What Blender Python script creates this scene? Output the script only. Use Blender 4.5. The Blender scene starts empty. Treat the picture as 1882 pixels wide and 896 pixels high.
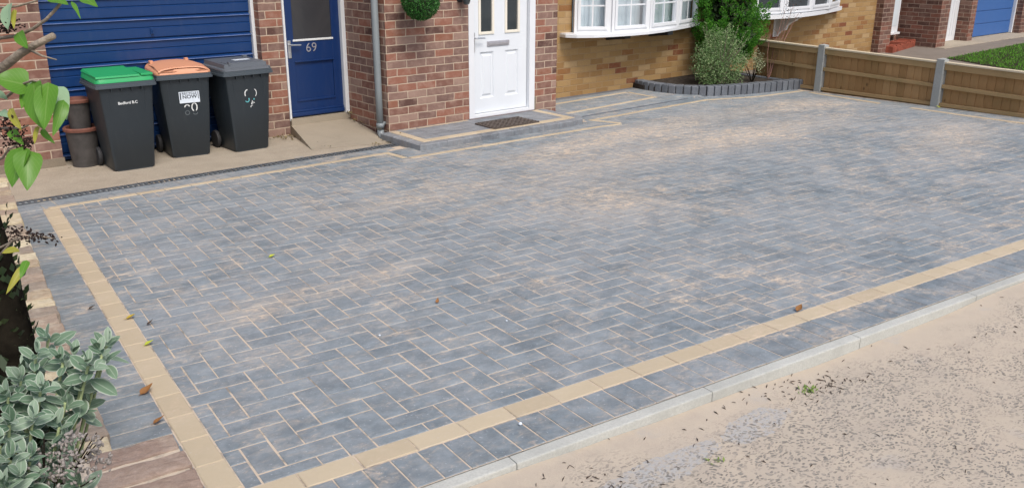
import bpy, bmesh, math, random
from mathutils import Vector, Matrix, noise
rnd = random.Random(7)
sc = bpy.context.scene
COL = sc.collection
PI = math.pi
R = math.radians

# ------------------------------------------------------------------ camera
cam_d = bpy.data.cameras.new('camera'); cam = bpy.data.objects.new('camera', cam_d); COL.objects.link(cam)
sc.camera = cam
cr = Vector((0.8360684, -0.54860657, 0.00452318)); cu = Vector((0.17448182, 0.27370617, 0.94585465)); cf = Vector((0.5201401, 0.79000997, -0.32455895))
CAM = Vector((-0.61993, -2.486657, 1.663666))
m = Matrix.Identity(4)
for i in range(3):
    m[i][0] = cr[i]; m[i][1] = cu[i]; m[i][2] = -cf[i]; m[i][3] = CAM[i]
cam.matrix_world = m
cam_d.sensor_width = 36; cam_d.lens = 1623.127 / 1882 * 36
cam_d.clip_start = 0.05; cam_d.clip_end = 500

# ------------------------------------------------------------------ light
w = bpy.data.worlds.new('World'); sc.world = w; w.use_nodes = True
nt = w.node_tree
bg = nt.nodes['Background']
sky = nt.nodes.new('ShaderNodeTexSky'); sky.sky_type = 'NISHITA'; sky.sun_disc = False
SUN_EL, SUN_AZ = 54, 184          # azimuth as compass angle from +Y towards +X
sky.sun_elevation = R(SUN_EL); sky.sun_rotation = R(SUN_AZ)
sky.air_density = 1.0; sky.dust_density = 4.0; sky.ozone_density = 1.0; sky.altitude = 100
nt.links.new(sky.outputs[0], bg.inputs[0]); bg.inputs[1].default_value = 0.122
sd = bpy.data.lights.new('sun', 'SUN'); sd.energy = 1.45; sd.angle = R(18); sd.color = (1, 0.96, 0.91)
so = bpy.data.objects.new('sun', sd); COL.objects.link(so)
dirv = Vector((math.sin(R(SUN_AZ)) * math.cos(R(SUN_EL)), math.cos(R(SUN_AZ)) * math.cos(R(SUN_EL)), math.sin(R(SUN_EL))))
so.rotation_euler = dirv.to_track_quat('Z', 'Y').to_euler(); so.location = (0, 0, 20)
sc.view_settings.view_transform = 'Standard'; sc.view_settings.look = 'None'
sc.view_settings.gamma = 1; sc.view_settings.exposure = 0.60; sc.view_settings.use_curve_mapping = False
sc.render.engine = 'CYCLES'

# ------------------------------------------------------------------ frames
TH = 0.115538820; CT, ST = math.cos(TH), math.sin(TH)
SL = 0.0352
def Hw(a, b, z=0): return Vector((3 + CT * a - ST * b, 5 + ST * a + CT * b, z))
def zg(x, y): return -SL * min(y, 5.25)
def zh(a, b): p = Hw(a, b); return zg(p.x, p.y)

# ------------------------------------------------------------------ materials
class NT:
    def __init__(s, name):
        s.m = bpy.data.materials.new(name); s.m.use_nodes = True; s.t = s.m.node_tree
        s.b = s.t.nodes['Principled BSDF']
    def n(s, typ, **kw):
        nd = s.t.nodes.new('ShaderNode' + typ)
        for k, v in kw.items():
            if k in nd.inputs.keys(): s.set(nd, k, v)
            else: setattr(nd, k, v)
        return nd
    def set(s, nd, k, v):
        if isinstance(v, bpy.types.NodeSocket): s.t.links.new(v, nd.inputs[k])
        else:
            if isinstance(v, tuple) and len(v) == 3 and nd.inputs[k].type == 'RGBA': v = v + (1,)
            nd.inputs[k].default_value = v
    def ramp(s, fac, stops, interp='LINEAR'):
        nd = s.t.nodes.new('ShaderNodeValToRGB'); cr_ = nd.color_ramp; cr_.interpolation = interp
        while len(cr_.elements) > 1: cr_.elements.remove(cr_.elements[-1])
        cr_.elements[0].position = stops[0][0]; cr_.elements[0].color = c4(stops[0][1])
        for p_, c_ in stops[1:]:
            e = cr_.elements.new(p_); e.color = c4(c_)
        s.t.links.new(fac, nd.inputs[0]); return nd.outputs[0]
    def mix(s, f, a, b, mode='MIX'):
        nd = s.t.nodes.new('ShaderNodeMix'); nd.data_type = 'RGBA'; nd.blend_type = mode
        for idx, v in ((0, f), (6, a), (7, b)):
            if isinstance(v, bpy.types.NodeSocket): s.t.links.new(v, nd.inputs[idx])
            else: nd.inputs[idx].default_value = (c4(v) if idx else v)
        return nd.outputs[2]
    def math(s, op, a, b=0.0, c=None, clamp=False):
        nd = s.t.nodes.new('ShaderNodeMath'); nd.operation = op; nd.use_clamp = clamp
        for i, v in enumerate((a, b) + ((c,) if c is not None else ())):
            if isinstance(v, bpy.types.NodeSocket): s.t.links.new(v, nd.inputs[i])
            else: nd.inputs[i].default_value = v
        return nd.outputs[0]
    def co(s, kind='Object'): 
        if not hasattr(s, '_tc'): s._tc = s.n('TexCoord')
        return s._tc.outputs[kind]
    def pos(s):
        if not hasattr(s, '_g'): s._g = s.n('NewGeometry')
        return s._g.outputs['Position']
    def map(s, vec, scale=(1, 1, 1), rot=(0, 0, 0), loc=(0, 0, 0)):
        nd = s.n('Mapping', Vector=vec); nd.inputs['Scale'].default_value = scale
        nd.inputs['Rotation'].default_value = rot; nd.inputs['Location'].default_value = loc
        return nd.outputs[0]
    def noise(s, vec, scale, detail=4, rough=0.55, dist=0.0):
        nd = s.n('TexNoise', Vector=vec); nd.inputs['Scale'].default_value = scale; nd.inputs['Detail'].default_value = detail
        nd.inputs['Roughness'].default_value = rough; nd.inputs['Distortion'].default_value = dist
        return nd.outputs[0]
    def rand(s):
        if not hasattr(s, '_g'): s._g = s.n('NewGeometry')
        return s._g.outputs['Random Per Island']
    def bump(s, h, strength=0.3, dist=0.01):
        nd = s.n('Bump', Height=h); nd.inputs['Strength'].default_value = strength; nd.inputs['Distance'].default_value = dist
        s.t.links.new(nd.outputs[0], s.b.inputs['Normal'])
    def out(s, color=None, rough=0.8, spec=None, metal=None):
        if color is not None: s.set(s.b, 'Base Color', color)
        s.set(s.b, 'Roughness', rough)
        if spec is not None: s.set(s.b, 'Specular IOR Level', spec)
        if metal is not None: s.set(s.b, 'Metallic', metal)
        return s.m
def c4(c): return tuple(c) + (1,) if len(c) == 3 else tuple(c)

def mat_simple(name, col, rough=0.6, var=0.12, scale=6, spec=0.4, metal=0, bump=0.0, bscale=60):
    k = NT(name); n1 = k.noise(k.pos(), scale, 5)
    lo = tuple(v * (1 - var) for v in col); hi = tuple(min(1, v * (1 + var)) for v in col)
    c = k.ramp(n1, [(0.3, lo), (0.7, hi)])
    if bump: k.bump(k.noise(k.pos(), bscale, 3), bump, 0.004)
    return k.out(c, rough, spec, metal)

def mat_brick(name, palette, mortar, mscale=1.0, stain=(0.6, 0.45, 0.35), bumpk=0.55):
    k = NT(name)
    uv = k.co('UV')
    wob = k.n('TexNoise', Vector=uv); wob.inputs['Scale'].default_value = 9; wob.inputs['Detail'].default_value = 2
    sub = k.n('VectorMath', operation='SUBTRACT'); k.t.links.new(wob.outputs['Color'], sub.inputs[0]); sub.inputs[1].default_value = (0.5, 0.5, 0.5)
    mul = k.n('VectorMath', operation='SCALE'); k.t.links.new(sub.outputs[0], mul.inputs[0]); mul.inputs['Scale'].default_value = 0.012
    add = k.n('VectorMath', operation='ADD'); k.t.links.new(uv, add.inputs[0]); k.t.links.new(mul.outputs[0], add.inputs[1])
    br = k.n('TexBrick', Vector=add.outputs[0]); br.offset = 0.5
    for kk, v in (('Scale', 1.0), ('Brick Width', 0.225), ('Row Height', 0.075), ('Mortar Size', 0.0058), ('Mortar Smooth', 0.35), ('Bias', 0.0)):
        br.inputs[kk].default_value = v
    br.inputs['Color1'].default_value = (0, 0, 0, 1); br.inputs['Color2'].default_value = (1, 1, 1, 1); br.inputs['Mortar'].default_value = (.5, .5, .5, 1)
    n = len(palette); cum = 0; stops = []
    tot = sum(p[1] for p in palette)
    for c_, wgt in [(tuple(v * .88 for v in q_[0]), q_[1]) for q_ in palette]: stops.append((cum / tot, c_)); cum += wgt
    # brick tint is not evenly spread; stretch it
    tint = k.math('MULTIPLY_ADD', br.outputs['Color'], 1.0, 0.0)
    col = k.ramp(tint, stops, 'CONSTANT')
    fine = k.noise(uv, 45, 5, 0.65)
    col = k.mix(k.math('MULTIPLY', fine, 0.55), col, k.mix(1, col, (0.55, 0.5, 0.5), 'MULTIPLY'))
    blot = k.noise(uv, 11, 4, 0.6)
    col = k.mix(k.math('MULTIPLY', k.ramp(blot, [(0.45, (0, 0, 0)), (0.75, (1, 1, 1))]), 0.5), col, stain)
    mcol = k.mix(k.noise(uv, 14, 4), tuple(v * 0.75 for v in mortar), tuple(min(1, v * 1.15) for v in mortar))
    col = k.mix(br.outputs['Fac'], col, mcol)
    h = k.math('SUBTRACT', k.math('MULTIPLY', k.noise(uv, 70, 4), 0.25), br.outputs['Fac'])
    k.bump(h, bumpk, 0.008)
    return k.out(col, 0.9, 0.2)

RED = [((.135, .075, .062), 1.6), ((.25, .128, .098), 3), ((.34, .155, .108), 3.2), ((.28, .175, .142), 2.4), ((.36, .24, .19), 2), ((.22, .135, .113), 2.4), ((.31, .14, .092), 1.6)]
YEL = [((.38, .235, .095), 3), ((.45, .295, .13), 3.2), ((.34, .20, .08), 2), ((.50, .35, .18), 2), ((.24, .09, .045), .5), ((.32, .155, .06), 1.1), ((.42, .265, .11), 2.6)]
B2 = [((.12, .065, .052), 2), ((.20, .095, .07), 3), ((.27, .12, .085), 3), ((.17, .095, .075), 2.6), ((.24, .14, .11), 2)]
M = {}
M['red_brick'] = mat_brick('red_brick', RED, (.47, .37, .28), stain=(.40, .28, .22))
M['yellow_brick'] = mat_brick('yellow_brick', YEL, (.33, .225, .12), stain=(.30, .19, .10))
M['dark_brick'] = mat_brick('dark_brick', B2, (.34, .26, .20), stain=(.28, .18, .14))

def sandmix(k, col, amount=1.0, sand=(.60, .51, .415)):
    """sand swept over paving: streaks, patches and dust"""
    p = k.pos()
    big = k.noise(p, 0.62, 4, 0.6, 0.8)
    mid = k.noise(k.map(p, (2.0, 3.6, 1), (0, 0, R(24))), 1.6, 5, 0.65, 0.8)
    fine = k.noise(k.map(p, (13, 20, 1), (0, 0, R(25))), 1.5, 6, 0.72, 0.8)
    grit = k.noise(p, 150, 3, 0.6)
    a = k.math('MULTIPLY', k.ramp(big, [(0.38, (.15, .15, .15)), (0.60, (1, 1, 1))]), k.ramp(mid, [(0.45, (0, 0, 0)), (0.68, (1, 1, 1))]))
    a = k.math('MULTIPLY', a, k.ramp(fine, [(0.40, (0, 0, 0)), (0.60, (1, 1, 1))]))
    b = k.math('MULTIPLY', k.ramp(fine, [(0.56, (0, 0, 0)), (0.72, (1, 1, 1))]), k.ramp(mid, [(0.35, (.15, .15, .15)), (0.6, (1, 1, 1))]))
    tot = k.math('ADD', k.math('MULTIPLY', a, 1.0), k.math('MULTIPLY', b, 0.55))
    # swept heaps where the sand was tipped
    for (x, y, rx, ry, rot, amp) in [(5.3, 4.1, 2.4, .50, 12, 1.1), (6.3, 3.4, 2.2, .6, 5, .9), (7.6, 4.3, 1.2, .5, 10, .9), (4.6, 3.2, 2.6, .45, 8, .7), (7.3, 2.0, 1.6, .5, 20, .6), (3.6, 1.75, .10, .75, 20, .7), (2.5, 2.6, 1.2, .10, 15, .7), (3.3, 2.2, .9, .55, 38, .85), (2.1, 3.05, 1.1, .3, 10, .7), (1.25, 1.05 + .6, .55, .16, 20, .8),
                                     (0.55, 1.55, .45, .2, 15, .75), (7.6, 2.3, 1.1, .5, 30, .6), (3.9, 3.75, .9, .3, 8, .6), (8.2, 4.2, .6, .6, 0, .7)]:
        v = k.map(p, (1 / rx, 1 / ry, 0), (0, 0, 0), (0, 0, 0))
        # rotate about centre
        sub = k.n('VectorMath', operation='SUBTRACT'); k.t.links.new(p, sub.inputs[0]); sub.inputs[1].default_value = (x, y, 0)
        mp = k.map(sub.outputs[0], (1, 1, 1), (0, 0, R(-rot)))
        mp = k.map(mp, (1 / rx, 1 / ry, 0))
        ln = k.n('VectorMath', operation='LENGTH'); k.t.links.new(mp, ln.inputs[0])
        g = k.math('SUBTRACT', 1.0, ln.outputs['Value'], clamp=True)
        g = k.math('MULTIPLY', g, k.ramp(fine, [(0.34, (.1, .1, .1)), (0.56, (1, 1, 1))]))
        tot = k.math('MULTIPLY_ADD', g, amp * .62, tot)
    tot = k.math('MULTIPLY', tot, k.math('MULTIPLY_ADD', grit, .9, 0.40))
    tot = k.math('MINIMUM', k.math('MULTIPLY', tot, amount), 0.93)
    sc_ = k.mix(k.noise(p, 2.5, 3), sand, (sand[0] * .95, sand[1] * .86, sand[2] * .74))
    return k.mix(tot, col, sc_)

def mat_paver(name, dark, light, dust=1.0, sandy=1.0, pale=(.36, .42, .46)):
    k = NT(name)
    r_ = k.rand()
    col = k.ramp(r_, [(0, dark), (0.5, tuple((d + l) / 2 for d, l in zip(dark, light))), (1, light)])
    n1 = k.noise(k.pos(), 38, 5, 0.7)
    col = k.mix(k.math('MULTIPLY', n1, 0.32), col, k.mix(1, col, (.62, .62, .63), 'MULTIPLY'))
    cloud = k.noise(k.map(k.pos(), (1, 1.3, 1)), 9, 6, 0.7)
    col = k.mix(k.math('MULTIPLY', k.ramp(cloud, [(0.42, (0, 0, 0)), (0.72, (1, 1, 1))]), 0.45 * dust), col, pale)
    sp = k.noise(k.pos(), 85, 2, 0.5)
    col = k.mix(k.math('MULTIPLY', k.ramp(sp, [(0.66, (0, 0, 0)), (0.73, (1, 1, 1))]), 0.4 * dust), col, (.55, .57, .60))
    if dust > .5:
        film = k.noise(k.map(k.pos(), (1, 1.3, 1), (0, 0, R(20))), .9, 6, .62, 1.0)
        film = k.ramp(film, [(.32, (.08, .08, .08)), (.64, (.52, .52, .52))])
        ff_ = k.noise(k.pos(), 48, 6, .8)
        film = k.math('MULTIPLY', film, k.ramp(ff_, [(.30, (.35, .35, .35)), (.62, (1, 1, 1))]))
        col = k.mix(k.math('MULTIPLY', film, dust), col, (.40, .405, .41))
    if sandy: col = sandmix(k, col, sandy)
    k.bump(k.noise(k.pos(), 240, 4, 0.7), 0.35, 0.003)
    return k.out(col, 0.72, 0.35)
M['charcoal'] = mat_paver('charcoal_block', (.108, .140, .163), (.152, .190, .214))
M['charcoal_border'] = mat_paver('charcoal_border_block', (.105, .137, .160), (.145, .182, .207), .9, 0.9)
M['charcoal_step'] = mat_paver('charcoal_step_block', (.10, .11, .125), (.16, .17, .185), .8, 0.15)
M['charcoal_kerb'] = mat_paver('charcoal_kerb_block', (.105, .115, .132), (.15, .162, .183), .35, 0.05)
M['tan_paver'] = mat_paver('buff_block', (.455, .375, .26), (.525, .44, .31), .35, 0.6, pale=(.50, .44, .35))
M['tan_far'] = mat_paver('buff_line_block', (.45, .365, .25), (.53, .44, .31), .1, 0.3, pale=(.55, .45, .32))

def mat_sand(name, c0=(.52, .40, .28), c1=(.42, .31, .21)):
    k = NT(name); p = k.pos()
    col = k.mix(k.noise(p, 6, 5), c0, c1)
    col = k.mix(k.math('MULTIPLY', k.noise(p, 200, 3), 0.4), col, (.25, .19, .13))
    if name == 'joint_sand': col = k.mix(k.ramp(k.noise(p, 7, 5, .7), [(.50, (0, 0, 0)), (.64, (.75, .75, .75))]), col, (.16, .15, .14))
    k.bump(k.noise(p, 300, 3), 0.3, 0.003)
    return k.out(col, 0.95, 0.1)
M['joint_sand'] = mat_sand('joint_sand', (.64, .54, .43), (.54, .45, .35))
M['soil'] = mat_simple('soil', (.035, .027, .02), .95, .6, 25, .1, bump=1.0, bscale=60)
M['bed_soil'] = mat_simple('bed_soil', (.05, .042, .036), .95, .5, 25, .1, bump=1.0, bscale=60)

def mat_concrete(name, col, var=.2, speck=0.4, sc_=4, rough=.9):
    k = NT(name); p = k.pos()
    c = k.mix(k.noise(p, sc_, 6, .6), tuple(v * (1 - var) for v in col), tuple(v * (1 + var) for v in col))
    c = k.mix(k.math('MULTIPLY', k.ramp(k.noise(p, 120, 4, .7), [(.4, (0, 0, 0)), (.7, (1, 1, 1))]), speck), c, tuple(v * .6 for v in col))
    c = k.mix(k.math('MULTIPLY', k.ramp(k.noise(p, 1.7, 5, .7, .8), [(.5, (0, 0, 0)), (.72, (1, 1, 1))]), .5), c, tuple(v * .62 for v in col))
    k.bump(k.noise(p, 180, 5, .7), .4, .004)
    return k.out(c, rough, .2)
M['kerb'] = mat_concrete('kerb_concrete', (.47, .475, .44), .16, .45)
M['apron'] = mat_concrete('apron_concrete', (.40, .345, .27), .22, .8, 7)
M['slab'] = mat_concrete('slab_concrete', (.33, .285, .22), .14, .25, 3)
M['post'] = mat_concrete('post_concrete', (.34, .355, .345), .12, .4, 6)
M['plinth'] = mat_concrete('plinth_mortar', (.24, .20, .15), .2, .5)
M['grey_path'] = mat_concrete('grey_path', (.22, .19, .16), .2, .5, 2)

def mat_pavement():
    k = NT('sandy_pavement'); p = k.pos()
    sand = k.mix(k.noise(p, 2.2, 5), (.52, .45, .36), (.43, .38, .31))
    sand = k.mix(k.math('MULTIPLY', k.ramp(k.noise(p, 9, 5, .7), [(.45, (0, 0, 0)), (.7, (1, 1, 1))]), .35), sand, (.36, .31, .265))
    sand = k.mix(k.math('MULTIPLY', k.noise(p, 220, 3), .35), sand, (.36, .27, .20))
    # small elongated dark chips showing through the sand
    warp = k.n('TexNoise', Vector=p); warp.inputs['Scale'].default_value = 14
    wv = k.n('VectorMath', operation='MULTIPLY_ADD'); k.t.links.new(warp.outputs['Color'], wv.inputs[0]); wv.inputs[1].default_value = (.05, .05, 0); k.t.links.new(p, wv.inputs[2])
    def chips(scale, rot, sx, thr):
        v = k.n('TexVoronoi', Vector=k.map(wv.outputs[0], (sx, 1, 0), (0, 0, R(rot)))); v.inputs['Scale'].default_value = scale
        v.inputs['Randomness'].default_value = 1
        return k.ramp(v.outputs['Distance'], [(thr, (1, 1, 1)), (thr + .09, (0, 0, 0))]), v.outputs['Color']
    c1, rc1 = chips(105, 25, .55, .34); c2, rc2 = chips(58, -20, .6, .24)
    dens = k.ramp(k.noise(p, 2.4, 6, .68, .4), [(.36, (0, 0, 0)), (.50, (1, 1, 1))])
    dens2 = k.ramp(k.noise(k.map(p, loc=(7, 3, 0)), 17, 4, .6), [(.30, (0, 0, 0)), (.48, (1, 1, 1))])
    # distance away from kerb: sand drift hides chips against the kerb
    sep = k.n('SeparateXYZ', Vector=p)
    away = k.ramp(k.math('MULTIPLY_ADD', k.noise(p, 3.0, 4), -.30, k.math('MULTIPLY', sep.outputs[1], -1.0)), [(.28, (0, 0, 0)), (.42, (1, 1, 1))])
    mask = k.math('MULTIPLY', k.math('MAXIMUM', c1, c2), k.math('MULTIPLY', dens, dens2)); mask = k.math('MULTIPLY', mask, away)
    grime = k.ramp(k.noise(k.map(p, loc=(2, 9, 0)), 1.3, 6, .65), [(.42, (0, 0, 0)), (.68, (.5, .5, .5))])
    sand = k.mix(k.math('MULTIPLY', grime, away), sand, (.31, .285, .25))
    chip = k.mix(rc1, (.10, .098, .09), (.30, .275, .24))
    # bare grey asphalt patches
    pat = k.ramp(k.noise(k.map(p, (1, 1.6, 1), loc=(3.1, 1.2, 0)), 2.1, 5, .62, .3), [(.60, (0, 0, 0)), (.66, (1, 1, 1))])
    pat = k.math('MULTIPLY', pat, k.ramp(k.noise(p, 60, 4, .7), [(.35, (.3, .3, .3)), (.6, (1, 1, 1))]))
    tot = None
    for (x, y, rx, ry, rot) in [(1.22, -.60, .42, .085, 5), (3.15, -1.32, .55, .20, -20), (.35, -.62, .25, .05, 5), (1.75, -.56, .25, .09, 8), (3.2, -1.15, .7, .12, -5)]:
        sub = k.n('VectorMath', operation='SUBTRACT'); k.t.links.new(wv.outputs[0], sub.inputs[0]); sub.inputs[1].default_value = (x + .02, y + .02, 0)
        mp = k.map(k.map(sub.outputs[0], (1, 1, 1), (0, 0, R(-rot))), (1 / rx, 1 / ry, 0))
        ln = k.n('VectorMath', operation='LENGTH'); k.t.links.new(mp, ln.inputs[0])
        g = k.ramp(k.math('MULTIPLY_ADD', k.noise(p, 22, 4), .5, ln.outputs['Value']), [(1.05, (1, 1, 1)), (1.22, (0, 0, 0))] if False else [(.98, (1, 1, 1)), (1.0, (0, 0, 0))])
        tot = g if tot is None else k.math('MAXIMUM', tot, g)
    tot = k.math('MULTIPLY', tot, k.ramp(k.noise(p, 55, 4, .7), [(.38, (.15, .15, .15)), (.58, (1, 1, 1))]))
    asphalt = k.mix(k.noise(p, 170, 5, .85), (.22, .225, .23), (.50, .49, .47))
    gen = k.math('MULTIPLY', pat, .35)
    col = k.mix(k.math('MAXIMUM', tot, gen), sand, asphalt)
    col = k.mix(k.math('MULTIPLY', mask, .85), col, chip)
    k.bump(k.math('ADD', k.math('MULTIPLY', mask, -.6), k.noise(p, 160, 4, .7)), .5, .004)
    return k.out(col, .95, .15)
M['pavement'] = mat_pavement()

def mat_paint(name, col, rough=.35, dirt=.25, spec=.5, streak=True):
    k = NT(name); p = k.pos()
    c = k.mix(k.noise(p, 3, 4), tuple(v * .93 for v in col), tuple(min(1, v * 1.05) for v in col))
    if dirt:
        st = k.noise(k.map(p, (6, 6, 1.2)), 3, 5, .7, .5)
        c = k.mix(k.math('MULTIPLY', k.ramp(st, [(.52, (0, 0, 0)), (.75, (1, 1, 1))]), dirt), c, (.25, .24, .22))
    k.bump(k.noise(p, 90, 3), .06, .002)
    return k.out(c, rough, spec)
M['garage_blue'] = mat_paint('garage_blue_paint', (.007, .040, .145), .34, .05)
M['door_blue'] = mat_paint('door_blue_paint', (.006, .028, .112), .3, .04)
M['far_blue'] = mat_paint('far_blue_paint', (.035, .115, .330), .5, .06)
M['white'] = mat_paint('white_upvc', (.70, .72, .745), .35, .02)
M['white_door'] = mat_paint('white_composite', (.68, .715, .75), .4, .0)
M['cream'] = mat_paint('cream_trim', (.76, .72, .62), .4, .05)
M['frame_white'] = mat_paint('white_frame_paint', (.66, .68, .69), .5, .15)
M['pipe_grey'] = mat_paint('pipe_grey', (.20, .225, .235), .45, .15)
def mat_metal(name, col, rough=.3):
    return mat_simple(name, col, rough, .1, 20, .5, .9)
M['chrome'] = mat_metal('brushed_chrome', (.62, .63, .64), .28)
M['letter_metal'] = mat_simple('letterbox_metal', (.50, .49, .52), .35, .08, 20, .5, .6)
M['black_iron'] = mat_simple('black_iron', (.02, .02, .022), .45, .1, 20)
M['bin_black'] = mat_paint('bin_black_plastic', (.020, .027, .033), .45, .03)
M['bin_rim'] = mat_paint('bin_rim_plastic', (.060, .076, .090), .45, .03)
M['bin_grey_lid'] = mat_paint('bin_grey_lid', (.100, .113, .130), .45, .08)
M['bin_green'] = mat_paint('bin_green_lid', (.020, .33, .105), .42, .03)
M['bin_orange'] = mat_paint('bin_orange_lid', (.62, .29, .165), .5, .06)
M['tyre'] = mat_simple('tyre_rubber', (.03, .03, .032), .7, .2, 30)
M['hub'] = mat_simple('wheel_hub', (.09, .095, .10), .5, .1, 30)
M['label_white'] = mat_simple('label_white', (.62, .68, .74), .5, .05, 30)
M['chalk'] = mat_simple('chalk_white', (.62, .64, .63), .7, .25, 60)
M['ink'] = mat_simple('ink_black', (.03, .035, .05), .6, .1, 30)
M['aqua'] = mat_simple('aqua_mark', (.12, .42, .45), .6, .1, 30)
M['pot'] = mat_simple('pot_plastic', (.060, .055, .052), .55, .3, 12, .3)
M['terracotta'] = mat_simple('pot_rim_terracotta', (.17, .07, .05), .6, .2, 15, .3)
M['drain'] = mat_simple('drain_plastic', (.085, .095, .105), .6, .3, 20)
M['void'] = mat_simple('drain_dark', (.006, .006, .006), .9, .1, 5)
M['mat_rubber'] = mat_simple('mat_rubber', (.085, .068, .058), .8, .3, 80, .3, bump=.6, bscale=150)
M['door_sill'] = mat_simple('brown_sill', (.13, .10, .095), .6, .2, 20)
M['step_brick'] = None

def mat_glass(name, tint=(.02, .025, .028), rough=.04, var=None):
    k = NT(name)
    c = k.mix(k.noise(k.pos(), 2.2, 4, .6, .6), tint, var or tuple(v * 3 for v in tint))
    return k.out(c, rough, .6)
M['dark_glass'] = mat_glass('dark_glass')
M['obscure_glass'] = mat_glass('obscure_glass', (.016, .018, .024), .18, (.07, .07, .072))
M['net'] = mat_simple('net_curtain', (.56, .62, .66), .9, .06, 3, .1)
M['room'] = mat_simple('dark_room', (.03, .032, .035), .95, .3, 3, .1)
def clear_glass():
    k = NT('window_glass'); t = k.t
    tr = k.n('BsdfTransparent'); tr.inputs[0].default_value = (.93, .96, .97, 1)
    gl = k.n('BsdfGlossy'); gl.inputs['Roughness'].default_value = .02
    fr = k.n('Fresnel'); fr.inputs[0].default_value = 1.5
    mx = k.n('MixShader'); t.links.new(k.math('MULTIPLY', fr.outputs[0], .45), mx.inputs[0]); t.links.new(tr.outputs[0], mx.inputs[1]); t.links.new(gl.outputs[0], mx.inputs[2])
    t.links.new(mx.outputs[0], t.nodes['Material Output'].inputs[0]); return k.m
M['glass'] = clear_glass()

def mat_wood(name, c0=(.37, .225, .10), c1=(.52, .335, .165), green=.25, vert=True):
    k = NT(name); p = k.pos()
    base = k.ramp(k.rand(), [(0, c0), (.5, tuple((a + b) / 2 for a, b in zip(c0, c1))), (1, c1)])
    sc_ = (14, 14, 1.4) if vert else (14, 1.0, 30)
    g = k.noise(k.map(p, sc_), 5, 5, .65, .6)
    c = k.mix(k.math('MULTIPLY', g, .65), base, k.mix(1, base, (.50, .42, .36), 'MULTIPLY'))
    v = k.n('TexVoronoi', Vector=k.map(p, (5, 5, 3.2))); v.inputs['Scale'].default_value = 1.3
    kn = k.ramp(v.outputs['Distance'], [(.05, (1, 1, 1)), (.12, (0, 0, 0))])
    c = k.mix(k.math('MULTIPLY', kn, .7), c, (.07, .035, .018))
    c = k.mix(k.math('MULTIPLY', k.ramp(k.noise(p, 3, 4, .6), [(.5, (0, 0, 0)), (.7, (1, 1, 1))]), green), c, (.17, .16, .07))
    k.bump(g, .25, .003)
    return k.out(c, .85, .2)
M['board'] = mat_wood('fence_board_wood')
M['rail'] = mat_wood('fence_rail_wood', (.36, .25, .125), (.47, .34, .18), .4, False)
M['cap'] = mat_wood('fence_cap_wood', (.60, .54, .40), (.68, .61, .46), .05, False)

def mat_leaf(name, c0, c1, c2=None, rough=.5, trans=.25, edge=None, veins=None):
    k = NT(name)
    stops = [(0, c0), (.55, c1)] + ([(1, c2)] if c2 else [(1, c1)])
    col = k.ramp(k.rand(), stops)
    col = k.mix(k.math('MULTIPLY', k.noise(k.pos(), 60, 3), .3), col, k.mix(1, col, (.6, .7, .55), 'MULTIPLY'))
    if edge or veins:
        sep = k.n('SeparateXYZ', Vector=k.co('UV'))
        ax = k.math('ABSOLUTE', k.math('SUBTRACT', sep.outputs[0], .5))
        if veins:
            mid = k.ramp(ax, [(.0, (1, 1, 1)), (.045, (0, 0, 0))])
            wv = k.math('ADD', k.math('MULTIPLY', sep.outputs[1], 46), k.math('MULTIPLY', ax, -42))
            side = k.ramp(k.math('SINE', wv), [(.80, (0, 0, 0)), (.99, (1, 1, 1))])
            col = k.mix(k.math('MULTIPLY', k.math('MAXIMUM', mid, k.math('MULTIPLY', side, .35)), .55), col, veins)
        if edge:
            col = k.mix(k.ramp(ax, [(.38, (0, 0, 0)), (.50, (1, 1, 1))]), col, edge)
            col = k.mix(k.ramp(ax, [(.0, (.5, .5, .5)), (.05, (0, 0, 0))]), col, edge)
    k.set(k.b, 'Base Color', col); k.set(k.b, 'Roughness', rough); k.set(k.b, 'Specular IOR Level', .35)
    tb = k.n('BsdfTranslucent'); k.t.links.new(col, tb.inputs[0])
    mx = k.n('MixShader'); mx.inputs[0].default_value = trans
    k.t.links.new(k.b.outputs[0], mx.inputs[1]); k.t.links.new(tb.outputs[0], mx.inputs[2])
    k.t.links.new(mx.outputs[0], k.t.nodes['Material Output'].inputs[0])
    return k.m
M['lilac_leaf'] = mat_leaf('broad_leaf', (.075, .215, .020), (.12, .29, .030), (.18, .35, .060), .38, .4, veins=(.26, .40, .11))
M['pale_leaf'] = mat_leaf('pale_broad_leaf', (.27, .42, .22), (.33, .48, .30), None, .45, .35, veins=(.42, .55, .34))
M['yellow_leaf'] = mat_leaf('yellow_leaf', (.45, .40, .04), (.38, .36, .05), None, .5, .35, veins=(.5, .5, .2))
M['grey_leaf'] = mat_leaf('grey_green_leaf', (.085, .155, .095), (.155, .235, .155), (.28, .36, .27), .8, .12, edge=(.48, .54, .45))
M['conifer'] = mat_leaf('conifer_spray', (.045, .17, .018), (.080, .28, .028), (.17, .42, .045), .6, .35)
M['pitto'] = mat_leaf('variegated_leaf', (.08, .17, .05), (.18, .30, .11), (.42, .50, .27), .5, .3)
M['ball'] = mat_leaf('topiary_leaf', (.018, .085, .014), (.035, .15, .025), (.08, .26, .05), .5, .15)
M['grass'] = mat_leaf('grass_blade', (.08, .23, .02), (.12, .33, .03), (.18, .40, .045), .7, .25)
M['weed'] = mat_leaf('weed_leaf', (.13, .22, .05), (.22, .3, .08), None, .6, .25)
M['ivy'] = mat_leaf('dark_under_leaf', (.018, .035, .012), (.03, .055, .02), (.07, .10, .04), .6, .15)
M['dead'] = mat_leaf('dead_leaf', (.20, .085, .03), (.30, .14, .05), None, .8, .2)
M['dead_dark'] = mat_leaf('dark_dead_leaf', (.05, .035, .028), (.08, .055, .04), None, .8, .1)
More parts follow.
